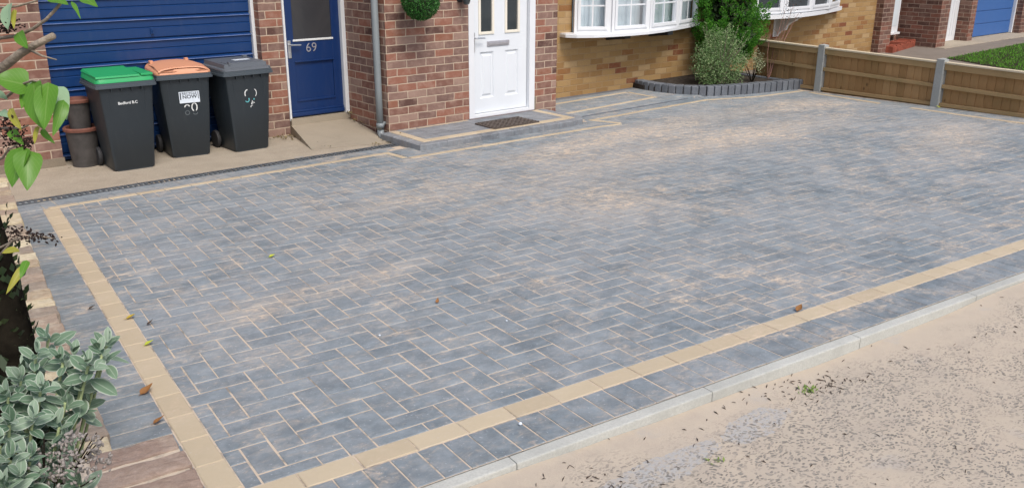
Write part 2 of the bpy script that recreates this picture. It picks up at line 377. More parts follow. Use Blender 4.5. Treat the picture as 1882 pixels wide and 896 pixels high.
M['dead_yellow'] = mat_leaf('yellow_dead_leaf', (.50, .33, .03), (.55, .40, .05), None, .7, .25)
M['lime'] = mat_leaf('lime_dead_leaf', (.42, .47, .04), (.5, .55, .06), None, .7, .25)
M['seed'] = mat_simple('dried_seed_head', (.032, .021, .018), .9, .4, 60, .1)
M['fluff'] = mat_simple('pale_seed_fluff', (.26, .235, .215), .95, .3, 90, .1)
M['bark'] = mat_simple('grey_bark', (.24, .20, .155), .9, .35, 40, .1, bump=.8, bscale=120)
M['dark_bark'] = mat_simple('dark_bark', (.012, .010, .007), .95, .7, 18, .05, bump=1, bscale=45)
M['twig'] = mat_simple('pink_twig', (.22, .12, .095), .9, .3, 30, .1)
M['green_stem'] = mat_simple('green_stem', (.28, .34, .17), .7, .2, 30, .1)
M['step_brick'] = mat_simple('orange_step_brick', (.27, .075, .045), .85, .35, 9, .2)
M['coping_buff'] = None

def mat_coping(name, cols, mortar):
    k = NT(name); p = k.pos()
    col = k.ramp(k.rand(), [(i / (len(cols)), c_) for i, c_ in enumerate(cols)], 'CONSTANT')
    n1 = k.noise(p, 42, 6, .75, .2)
    col = k.mix(k.ramp(n1, [(.35, (0, 0, 0)), (.7, (.7, .7, .7))]), col, k.mix(1, col, (.60, .52, .46), 'MULTIPLY'))
    col = k.mix(k.math('MULTIPLY', k.ramp(k.noise(p, 9, 4, .6), [(.55, (0, 0, 0)), (.7, (1, 1, 1))]), .5), col, mortar)
    k.bump(k.noise(p, 70, 6, .75), .8, .006)
    return k.out(col, .9, .2)
M['coping_buff'] = mat_coping('weathered_buff_brick', [(.56, .48, .33), (.42, .34, .24), (.60, .53, .38), (.31, .26, .21), (.54, .46, .31), (.36, .285, .22)], (.54, .48, .37))
M['coping_brown'] = mat_coping('weathered_brown_brick', [(.33, .25, .205), (.30, .225, .185), (.36, .28, .23)], (.45, .37, .29))

# ------------------------------------------------------------------ mesh builder
class MB:
    def __init__(s): s.v = []; s.f = []; s.uv = []
    def add(s, verts, faces, uvs=None):
        o = len(s.v); s.v += [tuple(v) for v in verts]
        for i, f in enumerate(faces):
            s.f.append([o + j for j in f]); s.uv.append(uvs[i] if uvs else None)
    def box(s, x0, x1, y0, y1, z0, z1, bev=0.0, fn=None, rot=None, ctr=None):
        if bev <= 0:
            vs = [(x, y, z) for x in (x0, x1) for y in (y0, y1) for z in (z0, z1)]
            fs = [(0, 1, 3, 2), (4, 6, 7, 5), (0, 4, 5, 1), (2, 3, 7, 6), (0, 2, 6, 4), (1, 5, 7, 3)]
        else:
            bm = bmesh.new(); bmesh.ops.create_cube(bm, size=1)
            for v in bm.verts: v.co = Vector(((x0 + x1) / 2 + v.co.x * (x1 - x0), (y0 + y1) / 2 + v.co.y * (y1 - y0), (z0 + z1) / 2 + v.co.z * (z1 - z0)))
            bmesh.ops.bevel(bm, geom=list(bm.edges), offset=bev, segments=2, affect='EDGES', profile=.6)
            bm.verts.index_update(); vs = [tuple(v.co) for v in bm.verts]; fs = [[v.index for v in f.verts] for f in bm.faces]; bm.free()
        if rot is not None:
            c = Vector(ctr or ((x0 + x1) / 2, (y0 + y1) / 2, (z0 + z1) / 2)); vs = [c + rot @ (Vector(v) - c) for v in vs]
        if fn: vs = [fn(Vector(v)) for v in vs]
        s.add(vs, fs)
    def prism(s, poly, z0, z1, fn=None, axis='z'):
        n = len(poly)
        if axis == 'z': vs = [(x, y, z0) for x, y in poly] + [(x, y, z1) for x, y in poly]
        elif axis == 'x': vs = [(z0, x, y) for x, y in poly] + [(z1, x, y) for x, y in poly]
        else: vs = [(x, z0, y) for x, y in poly] + [(x, z1, y) for x, y in poly]
        fs = [list(range(n))[::-1], list(range(n, 2 * n))] + [(i, (i + 1) % n, n + (i + 1) % n, n + i) for i in range(n)]
        if fn: vs = [fn(Vector(v)) for v in vs]
        s.add(vs, fs)
    def tube(s, pts, rad, seg=8, cap=True):
        pts = [Vector(p) for p in pts]; n = len(pts)
        if not isinstance(rad, (list, tuple)): rad = [rad] * n
        up = Vector((0, 0, 1)); vs = []; prev = None
        for i, p in enumerate(pts):
            d = (pts[min(i + 1, n - 1)] - pts[max(i - 1, 0)]).normalized()
            if prev is None:
                a = d.cross(up) if abs(d.dot(up)) < .95 else d.cross(Vector((1, 0, 0)))
            else: a = prev - d * prev.dot(d)
            a.normalize(); prev = a; b = d.cross(a)
            for j in range(seg):
                t = 2 * PI * j / seg; vs.append(p + (a * math.cos(t) + b * math.sin(t)) * rad[i])
        fs = [(i * seg + j, i * seg + (j + 1) % seg, (i + 1) * seg + (j + 1) % seg, (i + 1) * seg + j) for i in range(n - 1) for j in range(seg)]
        if cap: fs += [list(range(seg))[::-1], list(range((n - 1) * seg, n * seg))]
        s.add(vs, fs)
    def lathe(s, prof, seg=28, ctr=(0, 0, 0), axis='z', fn=None):
        vs = []
        for r_, h in prof:
            for j in range(seg):
                t = 2 * PI * j / seg; x, y = r_ * math.cos(t), r_ * math.sin(t)
                vs.append({'z': (ctr[0] + x, ctr[1] + y, ctr[2] + h), 'x': (ctr[0] + h, ctr[1] + x, ctr[2] + y), 'y': (ctr[0] + x, ctr[1] + h, ctr[2] + y)}[axis])
        fs = [(i * seg + j, i * seg + (j + 1) % seg, (i + 1) * seg + (j + 1) % seg, (i + 1) * seg + j) for i in range(len(prof) - 1) for j in range(seg)]
        if prof[0][0] > 1e-4: fs.append(list(range(seg))[::-1])
        if prof[-1][0] > 1e-4: fs.append(list(range((len(prof) - 1) * seg, len(prof) * seg)))
        if fn: vs = [fn(Vector(v)) for v in vs]
        s.add(vs, fs)
    def build(s, name, mat, parent=None, smooth=False, uvoff=(0, 0), recalc=True):
        me = bpy.data.meshes.new(name); me.from_pydata([tuple(v) for v in s.v], [], s.f); me.update()
        me.materials.append(mat)
        if recalc:
            bm = bmesh.new(); bm.from_mesh(me); bmesh.ops.recalc_face_normals(bm, faces=bm.faces); bm.to_mesh(me); bm.free()
        uvl = me.uv_layers.new(name='UVMap'); has = any(u for u in s.uv)
        for pi, poly in enumerate(me.polygons):
            nrm = poly.normal
            cu_ = s.uv[pi] if has else None
            for k_, li in enumerate(poly.loop_indices):
                vi = me.loops[li].vertex_index; co = me.vertices[vi].co
                if cu_ is not None and not recalc: uv = cu_[k_]
                elif abs(nrm.x) > abs(nrm.y) and abs(nrm.x) > abs(nrm.z): uv = (co.y + .1125 + uvoff[0], co.z + uvoff[1])
                elif abs(nrm.z) > abs(nrm.y): uv = (co.x + uvoff[0], co.y + uvoff[1])
                else: uv = (co.x + uvoff[0], co.z + uvoff[1])
                uvl.data[li].uv = uv
        if smooth:
            for p_ in me.polygons: p_.use_smooth = True
        o = bpy.data.objects.new(name, me); COL.objects.link(o)
        if parent: o.parent = parent
        return o

def rough_brick(mb, x0, x1, y0, y1, z0, z1, bev=.010, amp=.005, rot=0.0, seed=0.0):
    bm = bmesh.new(); bmesh.ops.create_cube(bm, size=1)
    for v in bm.verts: v.co = Vector(((x0 + x1) / 2 + v.co.x * (x1 - x0), (y0 + y1) / 2 + v.co.y * (y1 - y0), (z0 + z1) / 2 + v.co.z * (z1 - z0)))
    bmesh.ops.bevel(bm, geom=list(bm.edges), offset=bev, segments=2, affect='EDGES', profile=.6)
    bmesh.ops.triangulate(bm, faces=list(bm.faces)); bmesh.ops.subdivide_edges(bm, edges=[e for e in bm.edges if e.calc_length() > .02], cuts=5, use_grid_fill=True)
    c = Vector(((x0 + x1) / 2, (y0 + y1) / 2, (z0 + z1) / 2)); rm = Matrix.Rotation(rot, 3, 'Z')
    for v in bm.verts:
        q = v.co * 22 + Vector((seed, seed * 2, 0)); d = Vector((noise.noise(q), noise.noise(q + Vector((9, 0, 0))), noise.noise(q + Vector((0, 9, 0)))))
        q2 = v.co * 70 + Vector((seed, 0, 0)); v.co = c + rm @ (v.co - c) + d * amp + Vector((0, 0, noise.noise(q2))) * amp * .45
    bm.verts.index_update(); mb.add([tuple(v.co) for v in bm.verts], [[v.index for v in f.verts] for f in bm.faces]); bm.free()
def build_split(mb, name, mat, parent=None, smooth=False, recalc=True):
    parts = []; parent_of = list(range(len(mb.v)))
    def find(i):
        while parent_of[i] != i: parent_of[i] = parent_of[parent_of[i]]; i = parent_of[i]
        return i
    for f in mb.f:
        for j in f[1:]:
            a, b = find(f[0]), find(j)
            if a != b: parent_of[a] = b
    isl = {}
    for fi, f in enumerate(mb.f): isl.setdefault(find(f[0]), []).append(fi)
    for fl in isl.values():
        m2 = MB(); idx = {}
        for fi in fl:
            for j in mb.f[fi]:
                if j not in idx: idx[j] = len(m2.v); m2.v.append(mb.v[j])
            m2.f.append([idx[j] for j in mb.f[fi]]); m2.uv.append(mb.uv[fi])
        parts.append(m2.build(name, mat, parent, smooth=smooth, recalc=recalc))
    return parts
def tag(o, label=None, cat=None, group=None, kind=None):
    if label: o['label'] = label
    if cat: o['category'] = cat
    if group: o['group'] = group
    if kind: o['kind'] = kind
    return o
def empty(name, loc=(0, 0, 0), rz=0.0, **kw):
    o = bpy.data.objects.new(name, None); COL.objects.link(o); o.location = loc; o.rotation_euler = (0, 0, rz)
    o.empty_display_size = .1
    return tag(o, **kw)
def struct(name, mb, mat, **kw):
    o = mb.build(name, mat, **kw); o['kind'] = 'structure'; return o
def autosmooth(o, ang=40):
    me = o.data
    for p_ in me.polygons: p_.use_smooth = True
    bm = bmesh.new(); bm.from_mesh(me)
    for e in bm.edges:
        e.smooth = not (len(e.link_faces) == 2 and e.calc_face_angle(0) > R(ang)) 
    bm.to_mesh(me); bm.free(); return o
def text_obj(name, body, size, mat, parent, loc, rot, thick=.0008, offset=0.0, xs=1.0, curve=None):
    cu_ = bpy.data.curves.new(name, 'FONT'); cu_.body = body; cu_.size = size; cu_.align_x = 'CENTER'; cu_.align_y = 'CENTER'
    cu_.extrude = thick; cu_.offset = offset; cu_.resolution_u = 3
    tmp = bpy.data.objects.new(name, cu_); COL.objects.link(tmp)
    dg = bpy.context.evaluated_depsgraph_get(); dg.update()
    me = bpy.data.meshes.new_from_object(tmp.evaluated_get(dg)); bpy.data.objects.remove(tmp)
    me.materials.clear(); me.materials.append(mat)
    for v in me.vertices: v.co.x *= xs
    o = bpy.data.objects.new(name, me); COL.objects.link(o); o.parent = parent; o.location = loc; o.rotation_euler = rot
    return o

# ------------------------------------------------------------------ GROUND
g = MB(); g.box(-60, 70, -60, 90, -.60, -.42); struct('ground', g, M['grey_path'])

def warp(v): return Vector((v.x, v.y, v.z + zg(v.x, v.y)))
# herringbone driveway blocks
P = .1015; X0, Y0 = .973, .065
def block(mb, x0, x1, y0, y1, zt, fn=warp, ch=.0028, dep=.02, gap=.0028, M4=None, jit=True):
    if x1 - x0 < .014 or y1 - y0 < .014: return
    j = (lambda: rnd.uniform(-.0009, .0009)) if jit else (lambda: 0)
    x0 += gap + j(); x1 -= gap + j(); y0 += gap + j(); y1 -= gap + j()
    t = [zt + rnd.uniform(-.0009, .0011) for _ in range(4)] if jit else [zt] * 4
    cs = [(x0, y0), (x1, y0), (x1, y1), (x0, y1)]
    ins = [(x0 + ch, y0 + ch), (x1 - ch, y0 + ch), (x1 - ch, y1 - ch), (x0 + ch, y1 - ch)]
    vs = [Vector((a, b, t[i])) for i, (a, b) in enumerate(ins)] + [Vector((a, b, t[i] - ch * .7)) for i, (a, b) in enumerate(cs)] + [Vector((a, b, zt - dep)) for a, b in cs]
    if M4 is not None: vs = [M4 @ v for v in vs]
    vs = [fn(v) for v in vs] if fn else vs
    fs = [(0, 1, 2, 3)] + [(4 + i, 4 + (i + 1) % 4, (i + 1) % 4, i) for i in range(4)] + [(8 + i, 8 + (i + 1) % 4, 4 + (i + 1) % 4, 4 + i) for i in range(4)]
    mb.add(vs, fs)
mb = MB()
def ymax(x):                      # the far edge of the field follows the house
    a = (x - 3) / CT
    return 5 + ST * a + (-.30 if x < 2.9 else (-.62 if x < 5.4 else (-.30 if x < 7.9 else -.62 )))
i0, i1 = -14, 82; j0, j1 = -6, 58
for i in range(i0, i1):
    for j in range(j0, j1):
        d = (i - j) % 4
        if d == 0: bx = (X0 + i * P, X0 + (i + 2) * P, Y0 + j * P, Y0 + (j + 1) * P)
        elif d == 3: bx = (X0 + i * P, X0 + (i + 1) * P, Y0 + j * P, Y0 + (j + 2) * P)
        else: continue
        x0, x1, y0, y1 = bx
        if x1 < 0 or y1 < 0 or x0 > 8.97: continue
        x0 = max(x0, 0); y0 = max(y0, 0); x1 = min(x1, 8.97)
        if y0 > ymax((x0 + x1) / 2) + .28: continue
        block(mb, x0, x1, y0, y1, 0)
struct('driveway', mb, M['charcoal'], recalc=False)
# sand bed in the joints and under all borders
mb = MB()
for k in range(60):
    ya, yb = -.36 + k * .1, -.36 + (k + 1) * .1
    mb.add([warp(Vector(v)) for v in ((-.45, max(ya, -.3062), -.0018), (9.3, max(ya, -.3062), -.0018), (9.3, max(yb, -.3062), -.0018), (-.45, max(yb, -.3062), -.0018))], [(0, 1, 2, 3)])
struct('joint_sand', mb, M['joint_sand'], recalc=False)
# borders on the kerb side and the left side
tan = MB(); blue = MB()
T0 = .8659 - .2025 * 30
k = 0
x = .9768 + .8659 * 0 - .9768 + .9768   # phase of the buff stretchers
x = .9768 - .2025 * 6
while x < 9.1:
    if x + .2025 > -.102: block(tan, max(x, -.102), x + .2025, -.102, 0, .0012)
    x += .2025
x = .8660 - .102 * 12
while x < 9.1:
    if x > -.35: block(blue, x, x + .102, -.305, -.102, .0008)
    x += .102
y = .02
while y < 4.66:
    block(tan, -.102, 0, y, min(y + .2025, 4.66), .0012); y += .2025
y = -.102
while y < 4.86:
    block(blue, -.345, -.102, y, y + .102, .0008); y += .102
def strip(mb, pts, wd, length, z, side=1, ch=.003, stretch=True):
    """blocks laid along a polyline given in the house frame (a,b); side=+1 lays them to its left"""
    pts = [Hw(a, b) for a, b in pts]
    for p0, p1 in zip(pts[:-1], pts[1:]):
        d = (p1 - p0); L = d.length; d.normalize(); n = Vector((-d.y, d.x, 0)) * side
        cnt = max(1, round(L / length)); st = L / cnt
        ang = math.atan2(d.y, d.x)
        for q in range(cnt):
            M4 = Matrix.Translation(p0 + d * (st * q)) @ Matrix.Rotation(ang, 4, 'Z')
            if side > 0: block(mb, 0, st, 0, wd, z, M4=M4, ch=ch)
            else: block(mb, 0, st, -wd, 0, z, M4=M4, ch=ch)
# far lines: charcoal between line and drain, then thin buff line
far = MB(); fb = MB()
strip(fb, [(-3.35, -.06), (-.22, -.03)], .235, .1, .0032, -1)
strip(far, [(-3.12, -.262), (-.26, -.25), (-.262, -.575), (2.08, -.615), (2.345, -.655), (2.26, -.27), (3.28, -.215), (4.38, -.185), (5.04, -.455), (5.93, -.545)], .062, .2, .0050, -1)
strip(far, [(5.86, -.74), (5.575, -1.843)], .07, .22, .0040, -1)
strip(far, [(5.50, -2.25), (5.367, -3.004), (5.20, -4.2)], .07, .22, .0040, -1)
struct('buff_border', tan, M['tan_paver'], recalc=False)
struct('charcoal_border', blue, M['charcoal_border'], recalc=False)
struct('buff_line', far, M['tan_far'], recalc=False)
struct('drain_border', fb, M['charcoal'], recalc=False)
# border beyond the line, right of the step up to the planter
mb = MB()
strip(mb, [(2.28, -.255), (3.28, -.20), (4.38, -.165), (5.0, -.42)], .20, .1, .0045, 1)
strip(mb, [(-.25, -.56), (-.25, -.23), (.0, -.20)], .12, .1, .0045, -1)
strip(mb, [(-.02, -.42), (2.16, -.45)], .16, .1, .0045, -1)
struct('path_border', mb, M['charcoal_border'], recalc=False)

# kerb edging stones
mb = MB()
x = .8078 - .915 * 3
while x < 10:
    mb.box(x + .0010, x + .9140, -.3560, -.3020, -.15, .006, .006)
    x += .915
struct('kerb', mb, M['kerb'])
# pavement with its drift of sand
mb = MB(); nx, ny = 150, 60
def pz(x, y):
    d = max(0, -.357 - y)
    lvl = -.040 + .012 * math.sin(x * 1.3 + .5)
    if x < 1.3: lvl += .032 * min(1, (1.3 - x) / 1.5)
    if x > 2.6: lvl += .034 * min(1, (x - 2.6) / 1.2)
    return lvl + .007 * noise.noise(Vector((x * 3, y * 4, 0))) + .0025 * noise.noise(Vector((x * 14, y * 14, 3))) - .010 * min(1, d / .6)
vs = []; fs = []
for a in range(nx + 1):
    for b in range(ny + 1):
        x = -3 + 14 * a / nx; y = -.357 - (b / ny) ** 1.4 * 4.6
        vs.append((x, y, pz(x, y)))
for a in range(nx):
    for b in range(ny):
        q = a * (ny + 1) + b; fs.append((q, q + 1, q + ny + 2, q + ny + 1))
mb.add(vs, fs); o = struct('pavement', mb, M['pavement'], smooth=True)

# ------------------------------------------------------------------ apron by the garage
ho = Vector((3, 5, 0))
def hbox(mb, a0, a1, b0, b1, z0, z1, bev=0): mb.box(a0, a1, b0, b1, z0, z1, bev)   # used under house-frame parents
ap = MB(); vs = []; n_ = 24
ap.box(-5.5, .10, .045, 1.35, -.35, -.182, 0, lambda v: Vector((v.x, v.y, v.z - .0045 * v.x)))
o = struct('concrete_apron', ap, M['apron']); o.location = ho; o.rotation_euler = (0, 0, TH)
# sloping concrete slab up to the blue door
sl = MB()
A_ = [(-.73, .32, -.174), (.04, .13, -.177), (.095, 1.06, -.085), (-.562, 1.06, -.085)]
sl.add([Vector(v) for v in A_] + [Vector((a, b, -.25)) for a, b, z in A_], [(0, 1, 2, 3), (4, 7, 6, 5), (0, 4, 5, 1), (1, 5, 6, 2), (2, 6, 7, 3), (3, 7, 4, 0)])
o = struct('concrete_ramp', sl, M['slab']); o.location = ho; o.rotation_euler = (0, 0, TH)

# ------------------------------------------------------------------ HOUSE (house frame)
WZ = 4.6
def wall_boxes(mb, a0, a1, b0, b1, z0, z1, holes=()):
    """wall slab with rectangular holes (a0,a1,z0,z1)"""
    cuts = sorted({a0, a1} | {h[0] for h in holes} | {h[1] for h in holes})
    for c0, c1 in zip(cuts[:-1], cuts[1:]):
        hs = sorted([(h[2], h[3]) for h in holes if h[0] <= c0 + 1e-6 and h[1] >= c1 - 1e-6]); z = z0
        for h0, h1 in hs:
            if h0 > z + 1e-4: mb.box(c0, c1, b0, b1, z, h0)
            z = max(z, h1)
        if z < z1 - 1e-4: mb.box(c0, c1, b0, b1, z, z1)

house = empty('brick_house', ho, TH, label='red and yellow brick house with blue garage door and white front door', cat='house')
GD = 1.20; PF = 1.07
mb = MB()
wall_boxes(mb, -5.2, -2.668, PF, PF + .45, -.30, WZ)
wall_boxes(mb, -2.668, -.80, PF, PF + .45, 1.93, WZ)
wall_boxes(mb, -.80, -.565, PF, PF + .45, -.30, WZ)
wall_boxes(mb, -.565, .10, PF, PF + .45, 1.90, WZ)
o = mb.build('garage_wall', M['red_brick'], house, uvoff=(.06, .0265 + .0))
mb = MB(); mb.box(-5.2, -2.660, PF - .012, PF + .10, -.30, -.10); mb.build('plinth', M['plinth'], house)
# porch block
mb = MB()
W0 = .2965
wall_boxes(mb, .10, 1.085, W0, W0 + .22, -.30, WZ)
wall_boxes(mb, 1.085, 1.985, W0, W0 + .22, 1.94, WZ)
wall_boxes(mb, 1.985, 2.31, W0, W0 + .22, -.30, WZ)
mb.box(.10, .32, W0 + .22, 1.60, -.30, WZ); mb.box(2.09, 2.31, W0 + .22, .95, -.30, WZ)
mb.build('porch_wall', M['red_brick'], house, uvoff=(-.10 - .005, .1865 - .0))
# yellow wall with window hole
WB = .95
mb = MB()
wall_boxes(mb, 2.31, 6.9, WB, WB + .25, -.30, WZ, holes=[(3.15, 5.42, .60, 1.75)])
mb.build('yellow_wall', M['yellow_brick'], house, uvoff=(.11, .185))
mb = MB(); mb.box(2.4, 6.6, 3.2, 3.25, -.2, 2.6); mb.box(2.45, 2.5, WB + .25, 3.2, -.2, 2.6); mb.box(6.5, 6.55, WB + .25, 3.2, -.2, 2.6); mb.box(2.4, 6.6, WB + .25, 3.2, 2.6, 2.65); mb.box(2.4, 6.6, WB + .25, 3.2, -.2, -.15)
mb.build('room', M['room'], house)
# upper roof edge so that the block is closed
mb = MB(); mb.box(-5.3, 6.9, -.1, 4.5, WZ, WZ + .12); mb.build('roof', M['plinth'], house)

# garage door
gd = MB()
ribs = [.647 - .185 * k for k in range(0, 5)][::-1] + [.647 + .1845 * k for k in range(1, 8)]
prof = []
z0_ = -.155
zs = [z for z in ribs if z > -.1]
zs = [-.155] + zs + [1.93]
pp = []
for q in range(len(zs) - 1):
    a_, b_ = zs[q], zs[q + 1]; md = (a_ + b_) / 2
    pp += [(GD + .022, a_), (GD + .002, a_ + .006), (GD - .002, md - .012), (GD - .003, md - .010), (GD + .008, md - .002), (GD + .001, md + .004), (GD - .002, b_ - .036), (GD - .014, b_ - .028), (GD + .022, b_ - .002)]
pp += [(GD + .06, 1.93), (GD + .06, -.155)]
n = len(pp)
vs = [(-2.655, y, z) for y, z in pp] + [(-.835, y, z) for y, z in pp]
fs = [(i, (i + 1) % n, n + (i + 1) % n, n + i) for i in range(n - 2)] + [(n - 2, n - 1, 2 * n - 1, 2 * n - 2)]
gd.add(vs, fs)
gdo = gd.build('garage_door', M['garage_blue'], house, recalc=False); gdo['label'] = 'dark blue ribbed up-and-over garage door'
k_ = NT('dusty_edge_highlight'); k_.out(k_.mix(k_.ramp(k_.noise(k_.map(k_.pos(), (2, 2, 30)), 3, 5, .7), [(.35, (0, 0, 0)), (.7, (1, 1, 1))]), (.05, .10, .30), (.20, .26, .44)), .5, .4); M['dusty_highlight'] = k_.m  # sky highlight and dust along each ledge, painted as added pale blue strips
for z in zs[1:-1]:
    mb = MB(); mb.box(-2.654, -.836, GD - .017, GD - .0125, z - .0275, z - .0205, .0015); mb.build('ridge_highlight', M['dusty_highlight'], gdo)
hd = MB(); hd.box(-1.77, -1.745, GD - .014, GD - .004, .86, .92, .002); hd.tube([(-1.757, GD - .03, .905), (-1.757, GD - .03, .872)], .006); hd.tube([(-1.757, GD - .03, .888), (-1.757, GD, .888)], .004)
hd.build('handle', M['garage_blue'], gdo)
mb = MB(); mb.box(-.832, -.802, GD - .035, GD + .05, -.18, 1.93); mb.box(-2.668, -2.657, GD - .03, GD + .05, -.18, 1.93); build_split(mb, 'garage_frame', M['frame_white'], house)
mb = MB(); mb.box(-2.668, -.80, GD + .08, GD + .30, -.3, 2.0); mb.build('garage_interior', M['room'], house)

# blue side door
BD = 1.085
mb = MB(); mb.box(-.565, -.545, BD - .03, BD + .06, -.04, 1.90); mb.box(.055, .098, BD - .045, BD + .06, -.04, 1.90); mb.box(-.545, .055, BD - .03, BD + .06, 1.82, 1.90)
mb.build('side_door_frame', M['frame_white'], house)
d = MB()
dz0, dz1 = -.018, 1.80
d.box(-.545, -.455, BD, BD + .04, dz0, dz1, .003); d.box(-.035, .055, BD, BD + .04, dz0, dz1, .003)
d.box(-.4555, -.0345, BD + .002, BD + .04, .52, .73, .002); d.box(-.4555, -.0345, BD + .002, BD + .04, dz0, .15, .002); d.box(-.4555, -.0345, BD + .002, BD + .04, 1.68, dz1, .002)
d.box(-.4555, -.0345, BD + .016, BD + .036, .15, .52)
d.box(-.462, -.028, BD - .007, BD + .016, .135, .152, .003); d.box(-.462, -.028, BD - .007, BD + .016, .52, .532, .003)
d.box(-.54, .05, BD - .030, BD, dz0 + .01, dz0 + .05, .008); d.box(-.54, .05, BD - .018, BD, dz0 + .05, dz0 + .07, .006)
bd = d.build('side_door', M['door_blue'], house); bd['label'] = 'blue half-glazed side door numbered 69'
mb = MB(); mb.box(-.455, -.035, BD + .012, BD + .024, .735, 1.68); mb.build('pane', M['obscure_glass'], bd)
mb = MB(); mb.box(-.465, -.025, BD - .006, BD + .012, .722, .740, .002); mb.build('glazing_bead', M['frame_white'], bd)
mb = MB(); mb.box(-.525, -.490, BD - .008, BD, .565, .735, .003)
mb.tube([(-.507, BD, .695), (-.507, BD - .035, .695), (-.50, BD - .042, .695), (-.40, BD - .042, .690)], [.008, .008, .008, .007])
mb.tube([(-.507, BD - .012, .615), (-.507, BD, .615)], .008); mb.build('handle', M['chrome'], bd)
text_obj('door_number', '69', .125, M['letter_metal'], bd, (-.27, BD - .001, .652), (R(90), 0, 0), .002, -.0008)
mb = MB(); mb.box(-.56, .10, BD - .045, BD + .1, -.20, -.022); mb.build('threshold', M['slab'], house)
mb = MB(); mb.box(-.565, .10, BD + .08, BD + .3, -.3, 1.95); mb.build('hall_interior', M['room'], house)

# downpipe
mb = MB()
mb.tube([(.045, .40, 4.4), (.048, .38, .3), (.05, .375, -.10)], .034, 14)
for z in (-.075, 1.25, 2.9): mb.tube([(.05, .375, z), (.05, .375, z + .045)], .040, 14)
mb.tube([(.05, .375, -.10), (.047, .365, -.135), (.035, .33, -.165), (.02, .29, -.178)], [.034, .035, .034, .032], 14)
mb.box(.05, .10, .35, .40, .0 - .05, -.02)
o = mb.build('downpipe', M['pipe_grey'], house, smooth=True)

# front door
FB = .335
mb = MB()
mb.box(1.085, 1.155, FB - .045, FB + .07, -.105, 1.94, .003); mb.box(1.905, 1.985, FB - .045, FB + .07, -.105, 1.94, .003); mb.box(1.155, 1.905, FB - .045, FB + .07, 1.86, 1.94, .003); mb.box(1.155, 1.905, FB - .044, FB + .07, -.105, -.072, .003)
mb.build('front_door_frame', M['white'], house)
d = MB()
gl = [(1.255, 1.435), (1.605, 1.785)]
# leaf tiled round the lights and panels
wall_boxes(d, 1.160, 1.900, FB, FB + .045, -.066, 1.855, holes=[(gl[0][0], gl[0][1], .755, 1.62), (gl[1][0], gl[1][1], .755, 1.62), (1.262, 1.442, .085, .565), (1.600, 1.782, .085, .565)])
for c0, c1 in ((1.262, 1.442), (1.600, 1.782)):
    # recessed moulded panel: slopes in, raised field
    z0, z1 = .085, .565
    for k_, (e, yy) in enumerate([(0, 0), (.014, .012), (.030, .012), (.045, .002)]):
        pass
    rings = [(0, .0), (.012, .014), (.026, .014), (.044, .003)]
    vs = []
    for e, yy in rings: vs += [(c0 + e, FB + yy, z0 + e), (c1 - e, FB + yy, z0 + e), (c1 - e, FB + yy, z1 - e), (c0 + e, FB + yy, z1 - e)]
    fs = [(r_ * 4 + i, r_ * 4 + (i + 1) % 4, (r_ + 1) * 4 + (i + 1) % 4, (r_ + 1) * 4 + i) for r_ in range(3) for i in range(4)] + [(12, 13, 14, 15)]
    d.add(vs, fs)
fd = d.build('front_door', M['white_door'], house, recalc=False); fd['label'] = 'white panelled front door with two glazed lights'
for c0, c1 in gl:
    mb = MB()
    for bx in ((c0 - .012, c0 + .016, .755, 1.62), (c1 - .016, c1 + .012, .755, 1.62)): mb.box(bx[0], bx[1], FB - .010, FB + .02, bx[2] - .012, bx[3] + .012, .004)
    mb.box(c0 + .0162, c1 - .0162, FB - .0095, FB + .02, .743, .771, .004); mb.box(c0 + .0162, c1 - .0162, FB - .0095, FB + .02, 1.604, 1.632, .004)
    cas = mb.build('light_surround', M['cream'], fd)
    mb = MB(); mb.box(c0 + .01, c1 - .01, FB + .010, FB + .022, .76, 1.61); mb.build('pane', M['dark_glass'], cas)
mb = MB(); mb.box(1.352, 1.650, FB - .010, FB, .618, .672, .004); mb.box(1.372, 1.630, FB - .016, FB - .008, .632, .660, .003); mb.build('letterbox', M['letter_metal'], fd)
mb = MB(); mb.box(1.168, 1.192, FB - .010, FB, .57, .77, .004)
mb.tube([(1.18, FB, .715), (1.18, FB - .045, .715), (1.19, FB - .052, .715), (1.29, FB - .052, .712)], [.009, .009, .009, .007]); mb.tube([(1.18, FB - .014, .63), (1.18, FB, .63)], .008)
mb.build('handle', M['chrome'], fd)
mb = MB(); mb.box(1.075, 1.985, FB - .075, FB - .02, -.135, -.106, .006); mb.build('door_sill', M['door_sill'], house)
mb = MB(); mb.box(1.985, 2.003, W0 - .010, W0 - .0005, -.10, .04, .004); mb.build('mortar_patch', M['plinth'], house)
mb = MB(); mb.box(1.085, 1.985, FB + .08, FB + .2, -.2, 2.0); mb.build('porch_interior', M['room'], house)

